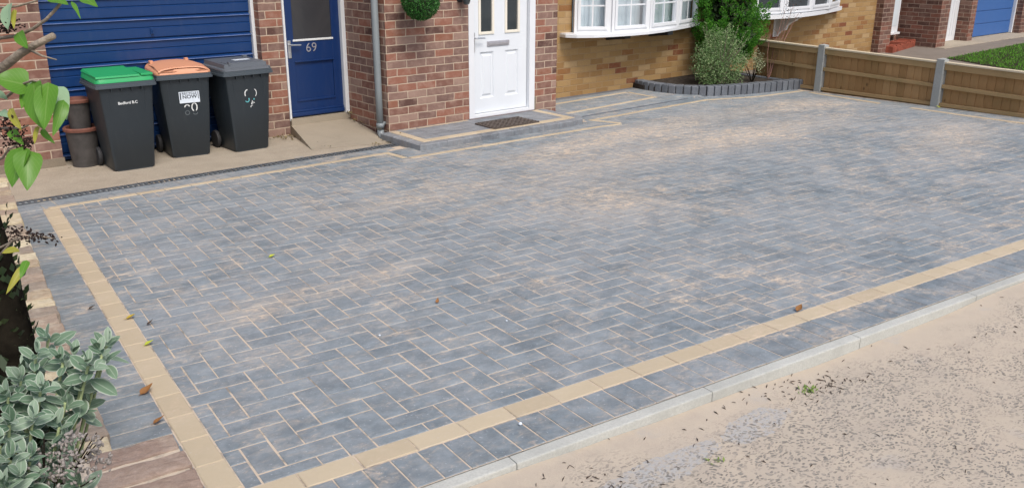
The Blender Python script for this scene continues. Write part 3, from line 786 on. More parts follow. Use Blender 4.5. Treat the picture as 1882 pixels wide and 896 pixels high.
def bow_window(parent, pts, zb, zt, curtain, wallb, glass, bars=True, fr=.040):
    """frame along the polyline pts (a,b) of casement corners"""
    n = len(pts) - 1
    frm = MB(); cur = MB()
    for q in range(n):
        p0, p1 = Vector((*pts[q], 0)), Vector((*pts[q + 1], 0)); dd = p1 - p0; L = dd.length; ang = math.atan2(dd.y, dd.x)
        rot = Matrix.Rotation(ang, 3, 'Z'); f = lambda v, p0=p0, rot=rot: p0 + rot @ v
        t = .035
        frm.box(0, fr, -t, t, zb, zt, .004, f); frm.box(L - fr, L, -t, t, zb, zt, .004, f)
        frm.box(fr - .001, L - fr + .001, -t + .002, t - .002, zb, zb + fr, .004, f); frm.box(fr - .001, L - fr + .001, -t + .002, t - .002, zt - fr, zt, .004, f)
        if q not in (0 if bars else -1,) or True:
            pass
    fo = frm.build('window_frame', M['white'], parent)
    for q in range(n):
        p0, p1 = Vector((*pts[q], 0)), Vector((*pts[q + 1], 0)); dd = p1 - p0; L = dd.length; ang = math.atan2(dd.y, dd.x)
        rot = Matrix.Rotation(ang, 3, 'Z'); f = lambda v, p0=p0, rot=rot: p0 + rot @ v
        cs = MB(); s_ = .038; i0_, i1_ = fr, L - fr
        t0, t1 = -.046, .01
        cs.box(i0_, i0_ + s_, t0, t1, zb + fr, zt - fr, .003, f); cs.box(i1_ - s_, i1_, t0, t1, zb + fr, zt - fr, .003, f)
        cs.box(i0_ + s_ - .001, i1_ - s_ + .001, t0 + .002, t1, zb + fr, zb + fr + s_, .003, f); cs.box(i0_ + s_ - .001, i1_ - s_ + .001, t0 + .002, t1, zt - fr - s_, zt - fr, .003, f)
        co_ = cs.build('casement', M['white'], parent)
        gm = MB(); gm.add([f(Vector(v)) for v in ((i0_ + s_, -.012, zb + fr + s_), (i1_ - s_, -.012, zb + fr + s_), (i1_ - s_, -.012, zt - fr - s_), (i0_ + s_, -.012, zt - fr - s_))], [(0, 1, 2, 3)]); gm.build('pane', glass, co_)
        if bars:
            bm_ = MB(); mid = L / 2
            bm_.box(mid - .009, mid + .009, -.024, -.0185, zb + fr + s_, zt - fr - s_, 0, f)
            hz = zb + fr + s_ + .235
            while hz < zt - fr - s_ - .05:
                bm_.box(i0_ + s_, mid - .009, -.0238, -.0187, hz, hz + .018, 0, f); bm_.box(mid + .009, i1_ - s_, -.0238, -.0187, hz, hz + .018, 0, f); hz += .255
            bm_.build('glazing_bar', M['white'], co_)
        if curtain:
            cm = MB(); N = 26
            for k_ in range(N):
                x0, x1 = L * k_ / N, L * (k_ + 1) / N
                y0, y1 = .075 + .006 * math.sin(k_ * 1.9), .075 + .006 * math.sin((k_ + 1) * 1.9)
                cm.add([f(Vector(v)) for v in ((x0, y0, zb + .01), (x1, y1, zb + .01), (x1, y1, zt), (x0, y0, zt))], [(0, 1, 2, 3)])
            c_ = cm.build('net_curtain', M['net'], parent, smooth=True)
    # head board and sides to the wall
    hb = MB(); poly = [(a, b - .04) for a, b in pts] + [(pts[-1][0], wallb), (pts[0][0], wallb)]
    hb.prism(poly, zt, zt + .10); hb.build('window_head', M['white'], parent)
    return fo
bow_window(house, [(3.14, .905), (3.525, .665), (4.13, .60), (4.79, .70), (5.44, .91)], .605, 1.75, True, WB, M['glass'])
sp_ = [(2.96, .955), (2.94, .83), (3.02, .72), (3.2, .61), (3.45, .54), (3.75, .505), (4.05, .50), (4.4, .555), (4.75, .65), (5.1, .755), (5.45, .865), (5.62, .90), (5.64, .955)]
mb = MB(); mb.prism(sp_, .570, .604)
c_ = (4.2, 1.1)
mb.prism([(c_[0] + (a - c_[0]) * .985, c_[1] + (b - c_[1]) * .95) if b < .94 else (a, b) for a, b in sp_], .5995 + .004, .614)
mb.build('window_sill', M['white'], house)
mb = MB()
for a in (3.75, 4.55): mb.prism([(.95, .48), (.95, .567), (.62, .567), (.62, .52), (.80, .50)], a, a + .10, axis='x')
build_split(mb, 'sill_bracket', M['black_iron'], house)

# wall lantern beside the front door
ln = empty('wall_lantern', Hw(.99, .29, 1.08), TH, label='small black wall lantern left of the white front door', cat='lantern')
mb = MB(); mb.box(-.03, .03, -.02, .006, .0, .16, .004); mb.tube([(0, -.01, .10), (0, -.08, .12), (0, -.09, .10)], .008); mb.lathe([(.012, 0), (.05, .0), (.055, .012), (.02, .05), (.012, .06)], 16, (0, -.09, .05)); mb.build('bracket', M['black_iron'], ln)
mb = MB(); mb.lathe([(.015, -.02), (.03, -.012), (.042, .02), (.042, .05), (.03, .06)], 16, (0, -.09, 0)); mb.build('lamp_glass', M['dark_glass'], ln)
mb = MB(); mb.box(-.045, .005, -.012, .004, -.05 + .06, .03 + .06, .003); mb.build('key_box', M['black_iron'], ln)

# topiary ball
tp = empty('topiary_ball', Hw(.365, .08, 1.13), TH, label='round green topiary ball hanging on the red brick porch wall', cat='topiary')
lf = MB(); r0 = .175
for k in range(5200):
    z = rnd.uniform(-1, 1); t = rnd.uniform(0, 2 * PI); s_ = math.sqrt(1 - z * z); nrm = Vector((s_ * math.cos(t), s_ * math.sin(t), z))
    c = nrm * (r0 * rnd.uniform(.86, 1.0)); ax = nrm.cross(Vector((rnd.gauss(0, 1), rnd.gauss(0, 1), rnd.gauss(0, 1)))).normalized(); up = (nrm * rnd.uniform(.5, 1.2) + nrm.cross(ax) * rnd.uniform(-1, 1)).normalized()
    l, w_ = rnd.uniform(.014, .022), rnd.uniform(.004, .006)
    lf.add([c, c + up * l * .5 + ax * w_, c + up * l, c + up * l * .5 - ax * w_], [(0, 1, 2, 3)])
lf.build('foliage', M['ball'], tp, recalc=False)
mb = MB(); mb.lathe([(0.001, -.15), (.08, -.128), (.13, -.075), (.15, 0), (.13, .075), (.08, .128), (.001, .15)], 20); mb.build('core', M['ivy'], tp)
mb = MB(); mb.tube([(0, 0, .14), (0, 0, .42)], .003, 5); mb.tube([(0, 0, .42), (0, .02, .45), (0, .16, .45), (0, .21, .35)], .006, 6); mb.build('chain', M['black_iron'], tp)

# ------------------------------------------------------------------ channel drain
dr = empty('channel_drain', Hw(-3.35, -.02, -.158), TH, label='long black slotted channel drain between the concrete and the driveway', cat='drain')
L = 3.42
mb = MB(); mb.box(0, L, -.035, -.029, -.03, .006); mb.box(0, L, .055, .061, -.03, .006)
k = 0
nsl = int(L / .040)
for k in range(nsl):
    mb.box(k * .040, k * .040 + .017, -.029, .055, -.004, .004)
go_ = mb.build('grating', M['drain'], dr); go_.rotation_euler = (0, .0042, 0)
mb = MB(); mb.box(0, L, -.034, .06, -.045, -.022); co_ = mb.build('channel', M['void'], dr); co_.rotation_euler = (0, .0042, 0)
# concrete lip of apron by the drain
mb = MB()
q = -5.5
while q < -.1:
    ln_ = rnd.uniform(.25, .7); mb.box(q, min(q + ln_, .0), .042 + rnd.uniform(-.004, .004), .115 + rnd.uniform(-.012, .02), -.22, -.1785 + rnd.uniform(-.001, .001), .004, lambda v: Vector((v.x, v.y, v.z - .0045 * v.x))); q += ln_ + .002
o = struct('concrete_lip', mb, M['apron']); o.location = ho; o.rotation_euler = (0, 0, TH)

# ------------------------------------------------------------------ front step
st = empty('front_step', Hw(0, 0, 0), TH, label='low block paved step in front of the white front door', cat='step')
ZT = -.108
def plain(v): return v
kb = MB(); tb = MB(); cb = MB()
mb = MB(); mb.prism([(.0, W0), (-.0, -.385), (.05, -.405), (1.90, -.425), (2.06, -.40), (2.13, -.30), (2.10, W0)], -.26, ZT - .006); mb.build('core', M['charcoal_step'], st)
def row(mb, p0, p1, wd, ln_, z, side=1, dep=.02, ch=.004, top=None):
    p0, p1 = Vector((*p0, 0)), Vector((*p1, 0)); d_ = p1 - p0; L_ = d_.length; ang = math.atan2(d_.y, d_.x); c_ = max(1, round(L_ / ln_)); s_ = L_ / c_
    for q_ in range(c_):
        M4 = Matrix.Translation(p0 + d_ * (q_ / c_)) @ Matrix.Rotation(ang, 4, 'Z')
        y0_, y1_ = (0, wd) if side > 0 else (-wd, 0)
        block(mb, 0, s_, y0_, y1_, z, fn=None, ch=ch, dep=dep, M4=M4, gap=.0012)
row(kb, (-.01, .28), (-.01, -.40), .10, .21, ZT, 1, .16, .012)
row(kb, (.09, -.41), (1.90, -.43), .10, .21, ZT, 1, .16, .012)
row(kb, (-.01, -.40), (.09, -.41), .10, .21, ZT, 1, .16, .010)
row(kb, (1.90, -.43), (2.05, -.405), .10, .21, ZT, 1, .16, .012)
row(kb, (2.05, -.405), (2.14, -.31), .10, .21, ZT, 1, .16, .012)
row(kb, (2.14, -.31), (2.11, .28), .10, .10, ZT, 1, .16, .012)
kb.build('edge_block', M['charcoal_step'], st, recalc=False)
row(tb, (.09, .27), (.09, -.31), .09, .2, ZT + .0005, 1); row(tb, (.18, -.31), (1.93, -.33), .10, .2, ZT + .0005, 1); row(tb, (2.03, -.32), (2.01, .28), .09, .2, ZT + .0005, 1)
row(tb, (.19, .245), (1.05, .245), .045, .2, ZT + .0003, 1)
tb.build('buff_block', M['tan_far'], st, recalc=False)
for q in range(6): row(cb, (.18 + 0, -.21 + q * .1 + .0), (1.94, -.23 + q * .1), .1 if q < 5 else .05, .2, ZT - .0005, 1)
cb.build('infill_block', M['charcoal_step'], st, recalc=False)

# door mat
dm = empty('door_mat', Hw(1.26, -.115, ZT + .001), TH, label='brown patterned rubber mat lying before the white front door', cat='door mat')
mb = MB(); mw, mdp = .295, .165
mb.box(-mw, mw, -mdp, mdp, 0, .010, .003); mb.build('base', M['mat_rubber'], dm)
mb = MB()
for i in range(19):
    for j in range(11):
        x = -mw + .03 + i * (2 * mw - .06) / 18; y = -mdp + .025 + j * (2 * mdp - .05) / 10
        if (i + j) % 2 == 0: mb.box(x - .011, x + .011, y - .005, y + .005, .0095, .019, .002, rot=Matrix.Rotation(R(45 if (i // 2 + j) % 2 else -45), 3, 'Z'))
mb.box(-mw + .004, mw - .004, -mdp + .004, -mdp + .012, .0095, .015, .002); mb.box(-mw + .004, mw - .004, mdp - .012, mdp - .004, .0095, .015, .002)
mb.build('tread_pattern', M['mat_rubber'], dm)

# ------------------------------------------------------------------ raised path before the yellow wall
pt = MB(); z_ = -.162
mb = MB(); mb.prism([(2.12, -.095), (4.50, -.03), (4.36, .95), (2.31, .95), (2.12, .30)], -.30, z_ - .004)
o = struct('path_base', mb, M['charcoal_kerb']); o.location = ho; o.rotation_euler = (0, 0, TH)
kb = MB(); tb = MB()
for q in range(9):
    b0 = -.088 + q * .1 + .0; row(kb, (2.14, b0), (4.50, b0 + .055), .1, .2, z_ - .001, 1)
row(tb, (2.25, .085), (3.88, .20), .055, .2, z_ + .003, 1); row(tb, (2.33, .60), (3.92, .68), .055, .2, z_ + .003, 1); row(tb, (3.94, .20), (3.965, .70), .05, .2, z_ + .003, 1)
o = struct('path', kb, M['charcoal'], recalc=False); o.location = ho; o.rotation_euler = (0, 0, TH)
o = struct('path_line', tb, M['tan_far'], recalc=False); o.location = ho; o.rotation_euler = (0, 0, TH)

# ------------------------------------------------------------------ planter edging of upright blocks
pw = empty('planter_wall', Hw(0, 0, 0), TH, label='low curved edging of upright charcoal blocks around the shrub bed', cat='planter')
curve = [(4.30, .93), (4.25, .74), (4.255, .50), (4.30, .27), (4.42, .06), (4.64, -.11), (4.95, -.225), (5.35, -.315), (5.75, -.40), (6.10, -.475)]
cv = [Vector((a, b, 0)) for a, b in curve]
# resample
dist = [0]
for p0, p1 in zip(cv[:-1], cv[1:]): dist.append(dist[-1] + (p1 - p0).length)
def at(s_):
    for q in range(len(cv) - 1):
        if s_ <= dist[q + 1]: t = (s_ - dist[q]) / (dist[q + 1] - dist[q]); return cv[q].lerp(cv[q + 1], t), (cv[q + 1] - cv[q]).normalized()
    return cv[-1], (cv[-1] - cv[-2]).normalized()
nb = 27; mb = MB()
for q in range(nb):
    s_ = dist[-1] * (q + .5) / nb; p_, d_ = at(s_); d2 = (at(min(dist[-1], s_ + .08))[0] - at(max(0, s_ - .08))[0]).normalized()
    ang = math.atan2(d2.y, d2.x) + rnd.uniform(-.02, .02)
    f = lambda v, p_=p_, ang=ang: p_ + Matrix.Rotation(ang, 3, 'Z') @ v
    w2 = dist[-1] / nb / 2 - .0065
    mb.box(-w2, w2, 0, .13, -.30, -.058 + rnd.uniform(-.002, .002), .010, f)
o = mb.build('upright_block', M['charcoal_kerb'], pw); 
mb = MB(); mb.prism([(a, b + .03) for a, b in curve] + [(6.3, .95)], -.3, -.105)
mb.build('soil', M['bed_soil'], pw)
# a flat charcoal kerb along the fence behind the bed
mb = MB(); mb.box(6.02, 6.10, -.40, .55, -.2, -.09, .006); mb.build('edge_strip', M['charcoal_kerb'], pw)

# ------------------------------------------------------------------ bins
def make_bin(lid_kind, lid_mat):
    t = empty('wheelie_bin', (0, 0, 0))
    # local: x across, y towards the back, front bottom edge at y=0
    bw, tw = .168, .228
    def ringp(w_, y0, y1, z, c=.03):
        return [(-w_ + c, y0, z), (w_ - c, y0, z), (w_ - c * .3, y0 + c * .3, z), (w_, y0 + c, z), (w_, y1 - c, z), (w_ - c, y1, z), (-w_ + c, y1, z), (-w_, y1 - c, z), (-w_, y0 + c, z), (-w_ + c * .3, y0 + c * .3, z)]
    rings = [ringp(bw - .01, .008, .30, .0), ringp(bw, 0, .31, .015), ringp(.195, -.02, .36, .36), ringp(.205, -.026, .385, .52), ringp(.215, -.032, .40, .655), ringp(.222, -.034, .405, .70)]
    mb = MB(); vs = [v for r_ in rings for v in r_]; n = 10
    fs = [list(range(n))[::-1], list(range(50, 60))] + [(i * n + j, i * n + (j + 1) % n, (i + 1) * n + (j + 1) % n, (i + 1) * n + j) for i in range(5) for j in range(n)]
    mb.add(vs, fs)
    o = mb.build('body', M['bin_black'], t); autosmooth(o, 30)
    bd_ = o
    # moulded side ribs and foot details
    mb = MB()
    for s_ in (-1, 1):
        mb.add([(s_ * .120, -.0005, .03), (s_ * .128, -.0005, .03), (s_ * .152, -.0345, .66), (s_ * .144, -.0345, .66), (s_ * .120, .01, .03), (s_ * .128, .01, .03), (s_ * .152, -.02, .66), (s_ * .144, -.02, .66)],
               [(0, 1, 2, 3), (4, 7, 6, 5), (0, 4, 5, 1), (1, 5, 6, 2), (2, 6, 7, 3), (3, 7, 4, 0)])
    for x in (-.12, -.04, .04, .12): mb.box(x - .003, x + .003, -.052, -.03, .665, .70)
    mb.box(-.14, .14, .002, .03, -.0, .012); mb.build('rib', M['bin_black'], bd_)
    # rim
    mb = MB(); rr = []
    for w_, y0, y1, z in ((.222, -.036, .41, .690), (.246, -.058, .425, .694), (.246, -.058, .425, .712), (.240, -.052, .42, .714), (.240, -.052, .42, .734), (.22, -.03, .40, .736)): rr += ringp(w_, y0, y1, z, .03)
    mb.add(rr, [(i * n + j, i * n + (j + 1) % n, (i + 1) * n + (j + 1) % n, (i + 1) * n + j) for i in range(5) for j in range(n)] + [list(range(50, 60))])
    autosmooth(mb.build('rim', M['bin_rim'], t), 30)
    # lid: gently domed, hinged at the back
    mb = MB(); N = 12
    def lz(u, v):        # u,v in -1..1
        e = max(abs(u), abs(v)); 
        if lid_kind == 'green': h = .040 if (abs(u) < .97 and v > -.97) else .012
        elif lid_kind == 'orange': h = .018 + .045 * (1 - abs(u) ** 3) * (1 - max(0, -v) ** 4 * .7)
        else: h = .020 + .034 * (1 if (abs(u) < .86 and -.80 < v) else 0)
        return h
    us = [-1, -.985, -.94, -.87, -.85, -.6, -.3, 0, .3, .6, .85, .87, .94, .985, 1]; vs_ = [-1, -.985, -.93, -.82, -.79, -.5, -.2, .1, .4, .7, .9, .97, 1]
    W_, y0, y1 = .236, -.050, .415
    base = .7365
    vv = []
    for v in vs_:
        for u in us:
            e = max(abs(u), abs(v))
            cut = 1 - .06 * max(0, (abs(u) - .85) / .15) * max(0, (abs(v) - .85) / .15)
            x = u * W_ * cut; y = (y0 + y1) / 2 + v * (y1 - y0) / 2 * cut
            z = base + (0 if e > .995 else lz(u, v)) + .012 * (v + 1) / 2
            if e > .97 and e < .995: z = base + .014 + .012 * (v + 1) / 2
            vv.append((x, y, z))
    nu = len(us)
    ff = [(j * nu + i, j * nu + i + 1, (j + 1) * nu + i + 1, (j + 1) * nu + i) for j in range(len(vs_) - 1) for i in range(nu - 1)]
    mb.add(vv, ff)
    lid = mb.build('lid', lid_mat, t); autosmooth(lid, 28)
    if lid_kind == 'green':
        mb = MB(); 
        f = lambda v: v
        # raised overlapping plate with a lip
        mb.add([(-.225, -.045, .776), (.118, -.045, .776), (.118, .40, .792), (-.225, .40, .792), (-.225, -.040, .790), (.116, -.040, .790), (.116, .39, .812), (-.21, .39, .812)],
               [(0, 3, 2, 1), (4, 5, 6, 7), (0, 1, 5, 4), (1, 2, 6, 5), (2, 3, 7, 6), (3, 0, 4, 7)])
        mb.box(.126, .222, -.046, .39, .775, .796, .006); mb.build('lid_plate', lid_mat, lid)
    if lid_kind == 'orange':
        mb = MB()
        mb.prism([(-.215, -.052), (-.085, -.052), (-.03, -.035), (.08, -.035), (.12, -.052), (.205, -.05), (.195, .36), (-.205, .36)], .760, .764)
        rows = []; N2 = 14
        for s_ in range(N2 + 1):
            x = -.215 + .42 * s_ / N2; e = (s_ / N2 * 2 - 1); h = .772 + .026 * (1 - e ** 4)
            yf = -.052 if (x < -.09 or x > .13) else -.036
            rows.append([(x, yf, h - .012), (x, yf + .004, h - .002), (x * .98, .12, h + .018), (x * .95, .36, h + .012), (x * .95, .38, h - .02)])
        vv = [v for r_ in rows for v in r_]; mb.add(vv, [(i * 5 + j, (i + 1) * 5 + j, (i + 1) * 5 + j + 1, i * 5 + j + 1) for i in range(N2) for j in range(4)])
        mb.box(-.122, -.116, -.05, .30, .79, .797, .001); autosmooth(mb.build('lid_plate', lid_mat, lid), 30)
        mb = MB(); mb.box(-.19, -.16, .34, .40, .78, .815, .004); mb.box(.12, .15, .36, .41, .78, .82, .004); build_split(mb, 'hinge', lid_mat, lid)
    if lid_kind == 'grey':
        mb = MB(); mb.box(-.17, .19, .02, .38, .785, .800, .006); mb.box(-.16, -.145, -.01, .03, .78, .815, .004); mb.box(.16, .20, .36, .40, .77, .815, .005); mb.build('lid_plate', lid_mat, lid)
        mb = MB(); mb.box(-.02, .13, .16, .235, .8005, .8018, 0); mb.build('lid_sticker', M['label_white'], lid)
    # handle bar and wheels
    mb = MB(); mb.tube([(-.20, .40, .70), (-.20, .455, .715), (.20, .455, .715), (.20, .40, .70)], .012); mb.build('handle', M['bin_rim'], t)
    for s_ in (-1, 1):
        mb = MB(); mb.lathe([(.055, -.018), (.075, -.016), (.080, -.008), (.080, .008), (.075, .016), (.055, .018)], 22, (s_ * .195, .335, .080), 'x'); wo = mb.build('wheel', M['tyre'], t); autosmooth(wo, 35)
        mb = MB(); mb.lathe([(.001, -.014), (.056, -.012), (.056, .012), (.001, .014)], 18, (s_ * .195, .335, .080), 'x'); mb.build('hub', M['hub'], wo)
    mb = MB(); mb.tube([(-.19, .335, .08), (.19, .335, .08)], .010); mb.build('axle', M['bin_black'], t)
    return t, bd_
def place(t, a, b, rz): t.location = Hw(a, b, -.1815 - .0045 * a); t.rotation_euler = (0, 0, TH + rz)
tilt = math.atan(.034 / .70)
RX = R(90) - 0.055
b1, body1 = make_bin('green', M['bin_green']); place(b1, -2.238, .565, R(-1))
tag(b1, 'black wheelie bin with a green lid, nearest the stacked pots', 'bin', 'wheelie bins in front of the garage door')
text_obj('council_name', 'Bedford B.C', .031, M['chalk'], body1, (.0, -.0295, .565), (R(90) - .05, 0, 0), .0008, .0006)
b2, body2 = make_bin('orange', M['bin_orange']); place(b2, -1.688, .745, R(-6))
tag(b2, 'black wheelie bin with a peach orange lid, in the middle of the three', 'bin', 'wheelie bins in front of the garage door')
mb = MB(); mb.box(-.062, .112, -.0325, -.0285, .482, .580, .001, rot=Matrix.Rotation(-.05, 3, 'X')); stk = mb.build('sticker', M['label_white'], body2)
rt = (R(90) - .05, 0, 0)
text_obj('sticker_text', 'RECYCLE', .029, M['ink'], stk, (.025, -.0342, .564), rt, .0004, 0, 1.05)
text_obj('sticker_text', 'NOW', .043, M['ink'], stk, (.027, -.0333, .533), rt, .0004, .0008, 1.1)
mb = MB(); mb.box(-.055, -.046, -.0345, -.032, .512, .574); mb.box(.098, .103, -.0345, -.032, .512, .574); mb.box(-.05, .0, -.0338, -.031, .488, .4905); mb.box(.04, .10, -.0338, -.031, .492, .4945); build_split(mb, 'sticker_border', M['ink'], stk)
def arc_mark(mb, cx, cz, rx, rz_, t0, t1, w_, yy, n=12):
    vs = []
    for k_ in range(n + 1):
        t_ = R(t0 + (t1 - t0) * k_ / n); c_, s_ = math.cos(t_), math.sin(t_)
        for e in (-.5, .5):
            z = cz + (rz_ + e * w_) * s_; vs.append((cx + (rx + e * w_) * c_, yy(z), z))
    mb.add(vs, [(2 * i, 2 * i + 2, 2 * i + 3, 2 * i + 1) for i in range(n)])
yf = lambda z: -.0012 - .020 * min(z, .36) / .36 - .0095 * max(0, min(1, (z - .36) / .29)) * 1.2 - .0015
mb = MB()
arc_mark(mb, -.012 + .01, .437, .022, .028, 25, 165, .010, yf); arc_mark(mb, .060, .440, .022, .036, -60, 250, .010, yf)
build_split(mb, 'bin_digit', M['chalk'], body2, recalc=False)
k_ = NT('faded_chalk'); k_.out((.13, .15, .16), .8, .2); M['faded'] = k_.m
mb = MB(); arc_mark(mb, -.004, .395, .018, .018, 0, 360, .006, yf); arc_mark(mb, .064, .395, .02, .02, 200, 350, .006, yf); build_split(mb, 'bin_digit', M['faded'], body2, recalc=False)
b3, body3 = make_bin('grey', M['bin_grey_lid']); place(b3, -1.155, .650, R(2.5))
tag(b3, 'black wheelie bin with a dark grey lid, beside the brick pier', 'bin', 'wheelie bins in front of the garage door')
mb = MB(); arc_mark(mb, -.020, .525, .024, .034, 85, 215, .010, yf); arc_mark(mb, .045, .525, .022, .034, -60, 80, .007, yf)
arc_mark(mb, .022, .428, .004, .030, 0, 180, .006, yf, 6); arc_mark(mb, .028, .43, .016, .012, 20, 200, .006, yf); arc_mark(mb, .018, .405, .014, .010, 60, 220, .006, yf)
build_split(mb, 'bin_digit', M['chalk'], body3, recalc=False)
mb = MB(); arc_mark(mb, -.025, .47, .018, .02, 200, 400, .009, yf); arc_mark(mb, .04, .470, .005, .005, 0, 360, .006, yf, 6); build_split(mb, 'paint_mark', M['aqua'], body3, recalc=False)

# stacked pots
def pot(name, loc, h, rb, rt_, label):
    t = empty(name, loc, 0, label=label, cat='plant pot', group='brown pots stacked by the garage door')
    mb = MB(); mb.lathe([(rb, 0), (rb + (rt_ - rb) * .9, h * .9), (rt_ * .9, h * .9), (rt_ * .8, h * .4)], 30); autosmooth(mb.build('pot_body', M['pot'], t), 40)
    mb = MB(); mb.lathe([(rt_ - .004, h * .9), (rt_ + .012, h * .905), (rt_ + .014, h * .97), (rt_ + .004, h), (rt_ - .010, h * .985), (rt_ - .02, h * .85)], 30); autosmooth(mb.build('pot_rim', M['terracotta'], t), 40)
    return t
pot('flower_pot', Hw(-2.515, .985, -.170), .335, .105, .128, 'larger brown plastic pot standing on the concrete under another pot')
pot('flower_pot', Hw(-2.515, .985, .086), .315, .075, .100, 'smaller brown plastic pot stacked inside the larger pot')

# ------------------------------------------------------------------ fence (world frame)
fn_ = empty('timber_fence', (0, 0, 0), 0, label='low timber fence with grey concrete posts along the right side of the drive', cat='fence')
def fx(y): return 8.935 + .02 * y
def fz(y): return -SL * y + .008 * y
posts = [4.955, 3.30, 1.63, -.03]
for y in posts:
    mb = MB(); x = fx(y); mb.box(x - .03, x + .06, y - .048, y + .048, -.4, .418, .006)
    mb.add([(x - .03, y - .048, .418), (x + .06, y - .048, .418), (x + .06, y + .048, .418), (x - .03, y + .048, .418), (x + .015, y, .432)], [(0, 1, 4), (1, 2, 4), (2, 3, 4), (3, 0, 4)])
    mb.build('post', M['post'], fn_)
segs = [(6.10, 5.005), (4.905, 3.35), (3.25, 1.68), (1.58, .02)]
for y1, y0 in segs:
    x = fx((y0 + y1) / 2)
    mb = MB(); y = y0
    while y < y1 - .02:
        w_ = min(.098, y1 - y)
        mb.add([(fx(y) + .028, y, -.30), (fx(y) + .038, y + w_, -.30), (fx(y) + .038, y + w_, .36), (fx(y) + .028, y, .36), (fx(y) + .045, y, -.30), (fx(y) + .045, y + w_, -.30), (fx(y) + .045, y + w_, .36), (fx(y) + .045, y, .36)],
               [(0, 3, 2, 1), (4, 5, 6, 7), (0, 4, 7, 3), (1, 2, 6, 5), (3, 7, 6, 2), (0, 1, 5, 4)]); y += .098
    pn = mb.build('board_panel', M['board'], fn_)
    mb = MB(); f = lambda v: Vector((v.x + fx(v.y), v.y, v.z))
    mb.box(-.012, .027, y0, y1, .305, .372, .003, f); mb.build('rail', M['rail'], fn_)
    mb = MB(); mb.box(-.012, .027, y0, y1, .098, .140, .003, f); mb.build('rail', M['rail'], fn_)
    mb = MB(); mb.box(-.010, .027, y0, y1, -.145, -.105, .003, lambda v: Vector((v.x + fx(v.y), v.y, v.z + (-.028 * (v.y - 4.6))))); mb.build('rail', M['rail'], fn_)
    mb = MB(); mb.box(-.022, .062, y0, y1, .3725, .392, .003, f); mb.build('cap', M['cap'], fn_)

# ------------------------------------------------------------------ garden wall at the left
gw = empty('garden_wall', (0, 0, 0), 0, label='low weathered brick garden wall along the left edge of the drive', cat='wall')
mb = MB(); core = MB(); y = .10; ZW = .20
def wx(y): return -.345 + .012 * max(0, y - 1)
while y < 3.95:
    z_ = ZW + rnd.uniform(-.006, .006); xr = wx(y) + rnd.uniform(-.006, .006)
    rough_brick(mb, xr - .215, xr, y + .001, y + .1105, z_ - .07, z_ + .002, .006, .0055, rnd.uniform(-.012, .012), y * 7); y += .1125
mb.build('coping', M['coping_buff'], gw)
core.box(-.550, -.352, .05, 3.93, -.3, ZW - .012); core.build('core', M['joint_sand'], gw)
mb = MB(); y = -.9; 
y -= .04
while y < -.06:
    z_ = .30 + rnd.uniform(-.004, .004)
    rough_brick(mb, -.435, -.200 + rnd.uniform(-.006, .006), y + .006, y + .102, .22, z_, .010, .006, rnd.uniform(-.02, .02), y * 5); y += .113
mb.build('pier_coping', M['coping_brown'], gw)
mb = MB(); mb.box(-.52, -.206, -.9, -.066, -.1, .292); mb.build('pier', M['joint_sand'], gw)
# garden bed to the left of the wall
mb = MB(); vs = []; fs = []
for a in range(31):
    for b in range(61):
        x = -.56 - a * .1; y = -1.8 + b * .1; vs.append((x, y, .06 + .03 * noise.noise(Vector((x * 4, y * 4, 0)))))
for a in range(30):
    for b in range(60): q = a * 61 + b; fs.append((q, q + 61, q + 62, q + 1))
mb.add(vs, fs); struct('garden_bed', mb, M['soil'])
# dark ground ivy / leaf litter in the bed
mb = MB()
for k in range(1500):
    x = rnd.uniform(-1.6, -.50); y = rnd.uniform(-1.2, 2.6); z = .07 + rnd.random() ** 2 * .16
    d_ = Vector((rnd.gauss(0, 1), rnd.gauss(0, 1), rnd.uniform(-.3, .7))).normalized(); s_ = d_.cross(Vector((0, 0, 1))).normalized(); l = rnd.uniform(.03, .06)
    c = Vector((x, y, z)); mb.add([c, c + d_ * l * .5 + s_ * l * .3, c + d_ * l, c + d_ * l * .5 - s_ * l * .3], [(0, 1, 2, 3)])
o = mb.build('ground_ivy', M['ivy'], recalc=False); tag(o, 'dark low leaves covering the soil of the left garden bed', 'ground cover', kind='stuff')

# ------------------------------------------------------------------ leaves
def leaf(mb, base, dirv, nrm, L, Wd, shape='heart', curl=.25, fold=.2, n=8):
    d_ = Vector(dirv).normalized(); nn = Vector(nrm); nn = (nn - d_ * nn.dot(d_)).normalized(); s_ = d_.cross(nn); base = Vector(base)
    prof = {'heart': lambda t: max(0, (math.sin(PI * min(1, t ** .62)) ** .75) * (1 - .25 * t)), 'ellipse': lambda t: math.sin(PI * t) ** .62 if 0 < t < 1 else 0,
            'lance': lambda t: math.sin(PI * t ** .8) ** .9 if 0 < t < 1 else 0, 'spat': lambda t: math.sin(PI * t ** 1.25) ** .7 if 0 < t < 1 else 0}[shape]
    vs, fs, uv = [], [], []
    cols = (-1, -.55, 0, .55, 1)
    for i in range(n + 1):
        t = i / n; w_ = max(prof(t), .02 if i in (0, n) else .06) * Wd / 2; c = base + d_ * (L * t) * (1 - .12 * curl * t) + nn * (-curl * L * t * t * .6)
        for j in cols:
            vs.append(c + s_ * (w_ * j) + nn * (abs(j) * w_ * fold) + nn * (.03 * L * math.sin(t * 9 + j * 2) * abs(j) * .5))
    for i in range(n):
        for j in range(4):
            a = i * 5 + j; fs.append((a, a + 1, a + 6, a + 5))
            uv.append([((cols[j] + 1) / 2, i / n), ((cols[j + 1] + 1) / 2, i / n), ((cols[j + 1] + 1) / 2, (i + 1) / n), ((cols[j] + 1) / 2, (i + 1) / n)])
    mb.add(vs, fs, uv)
FPX = 1623.127
def at_px(x, y, d_): return CAM + (cf + cr * ((x - 941) / FPX) - cu * ((y - 448) / FPX)) * d_
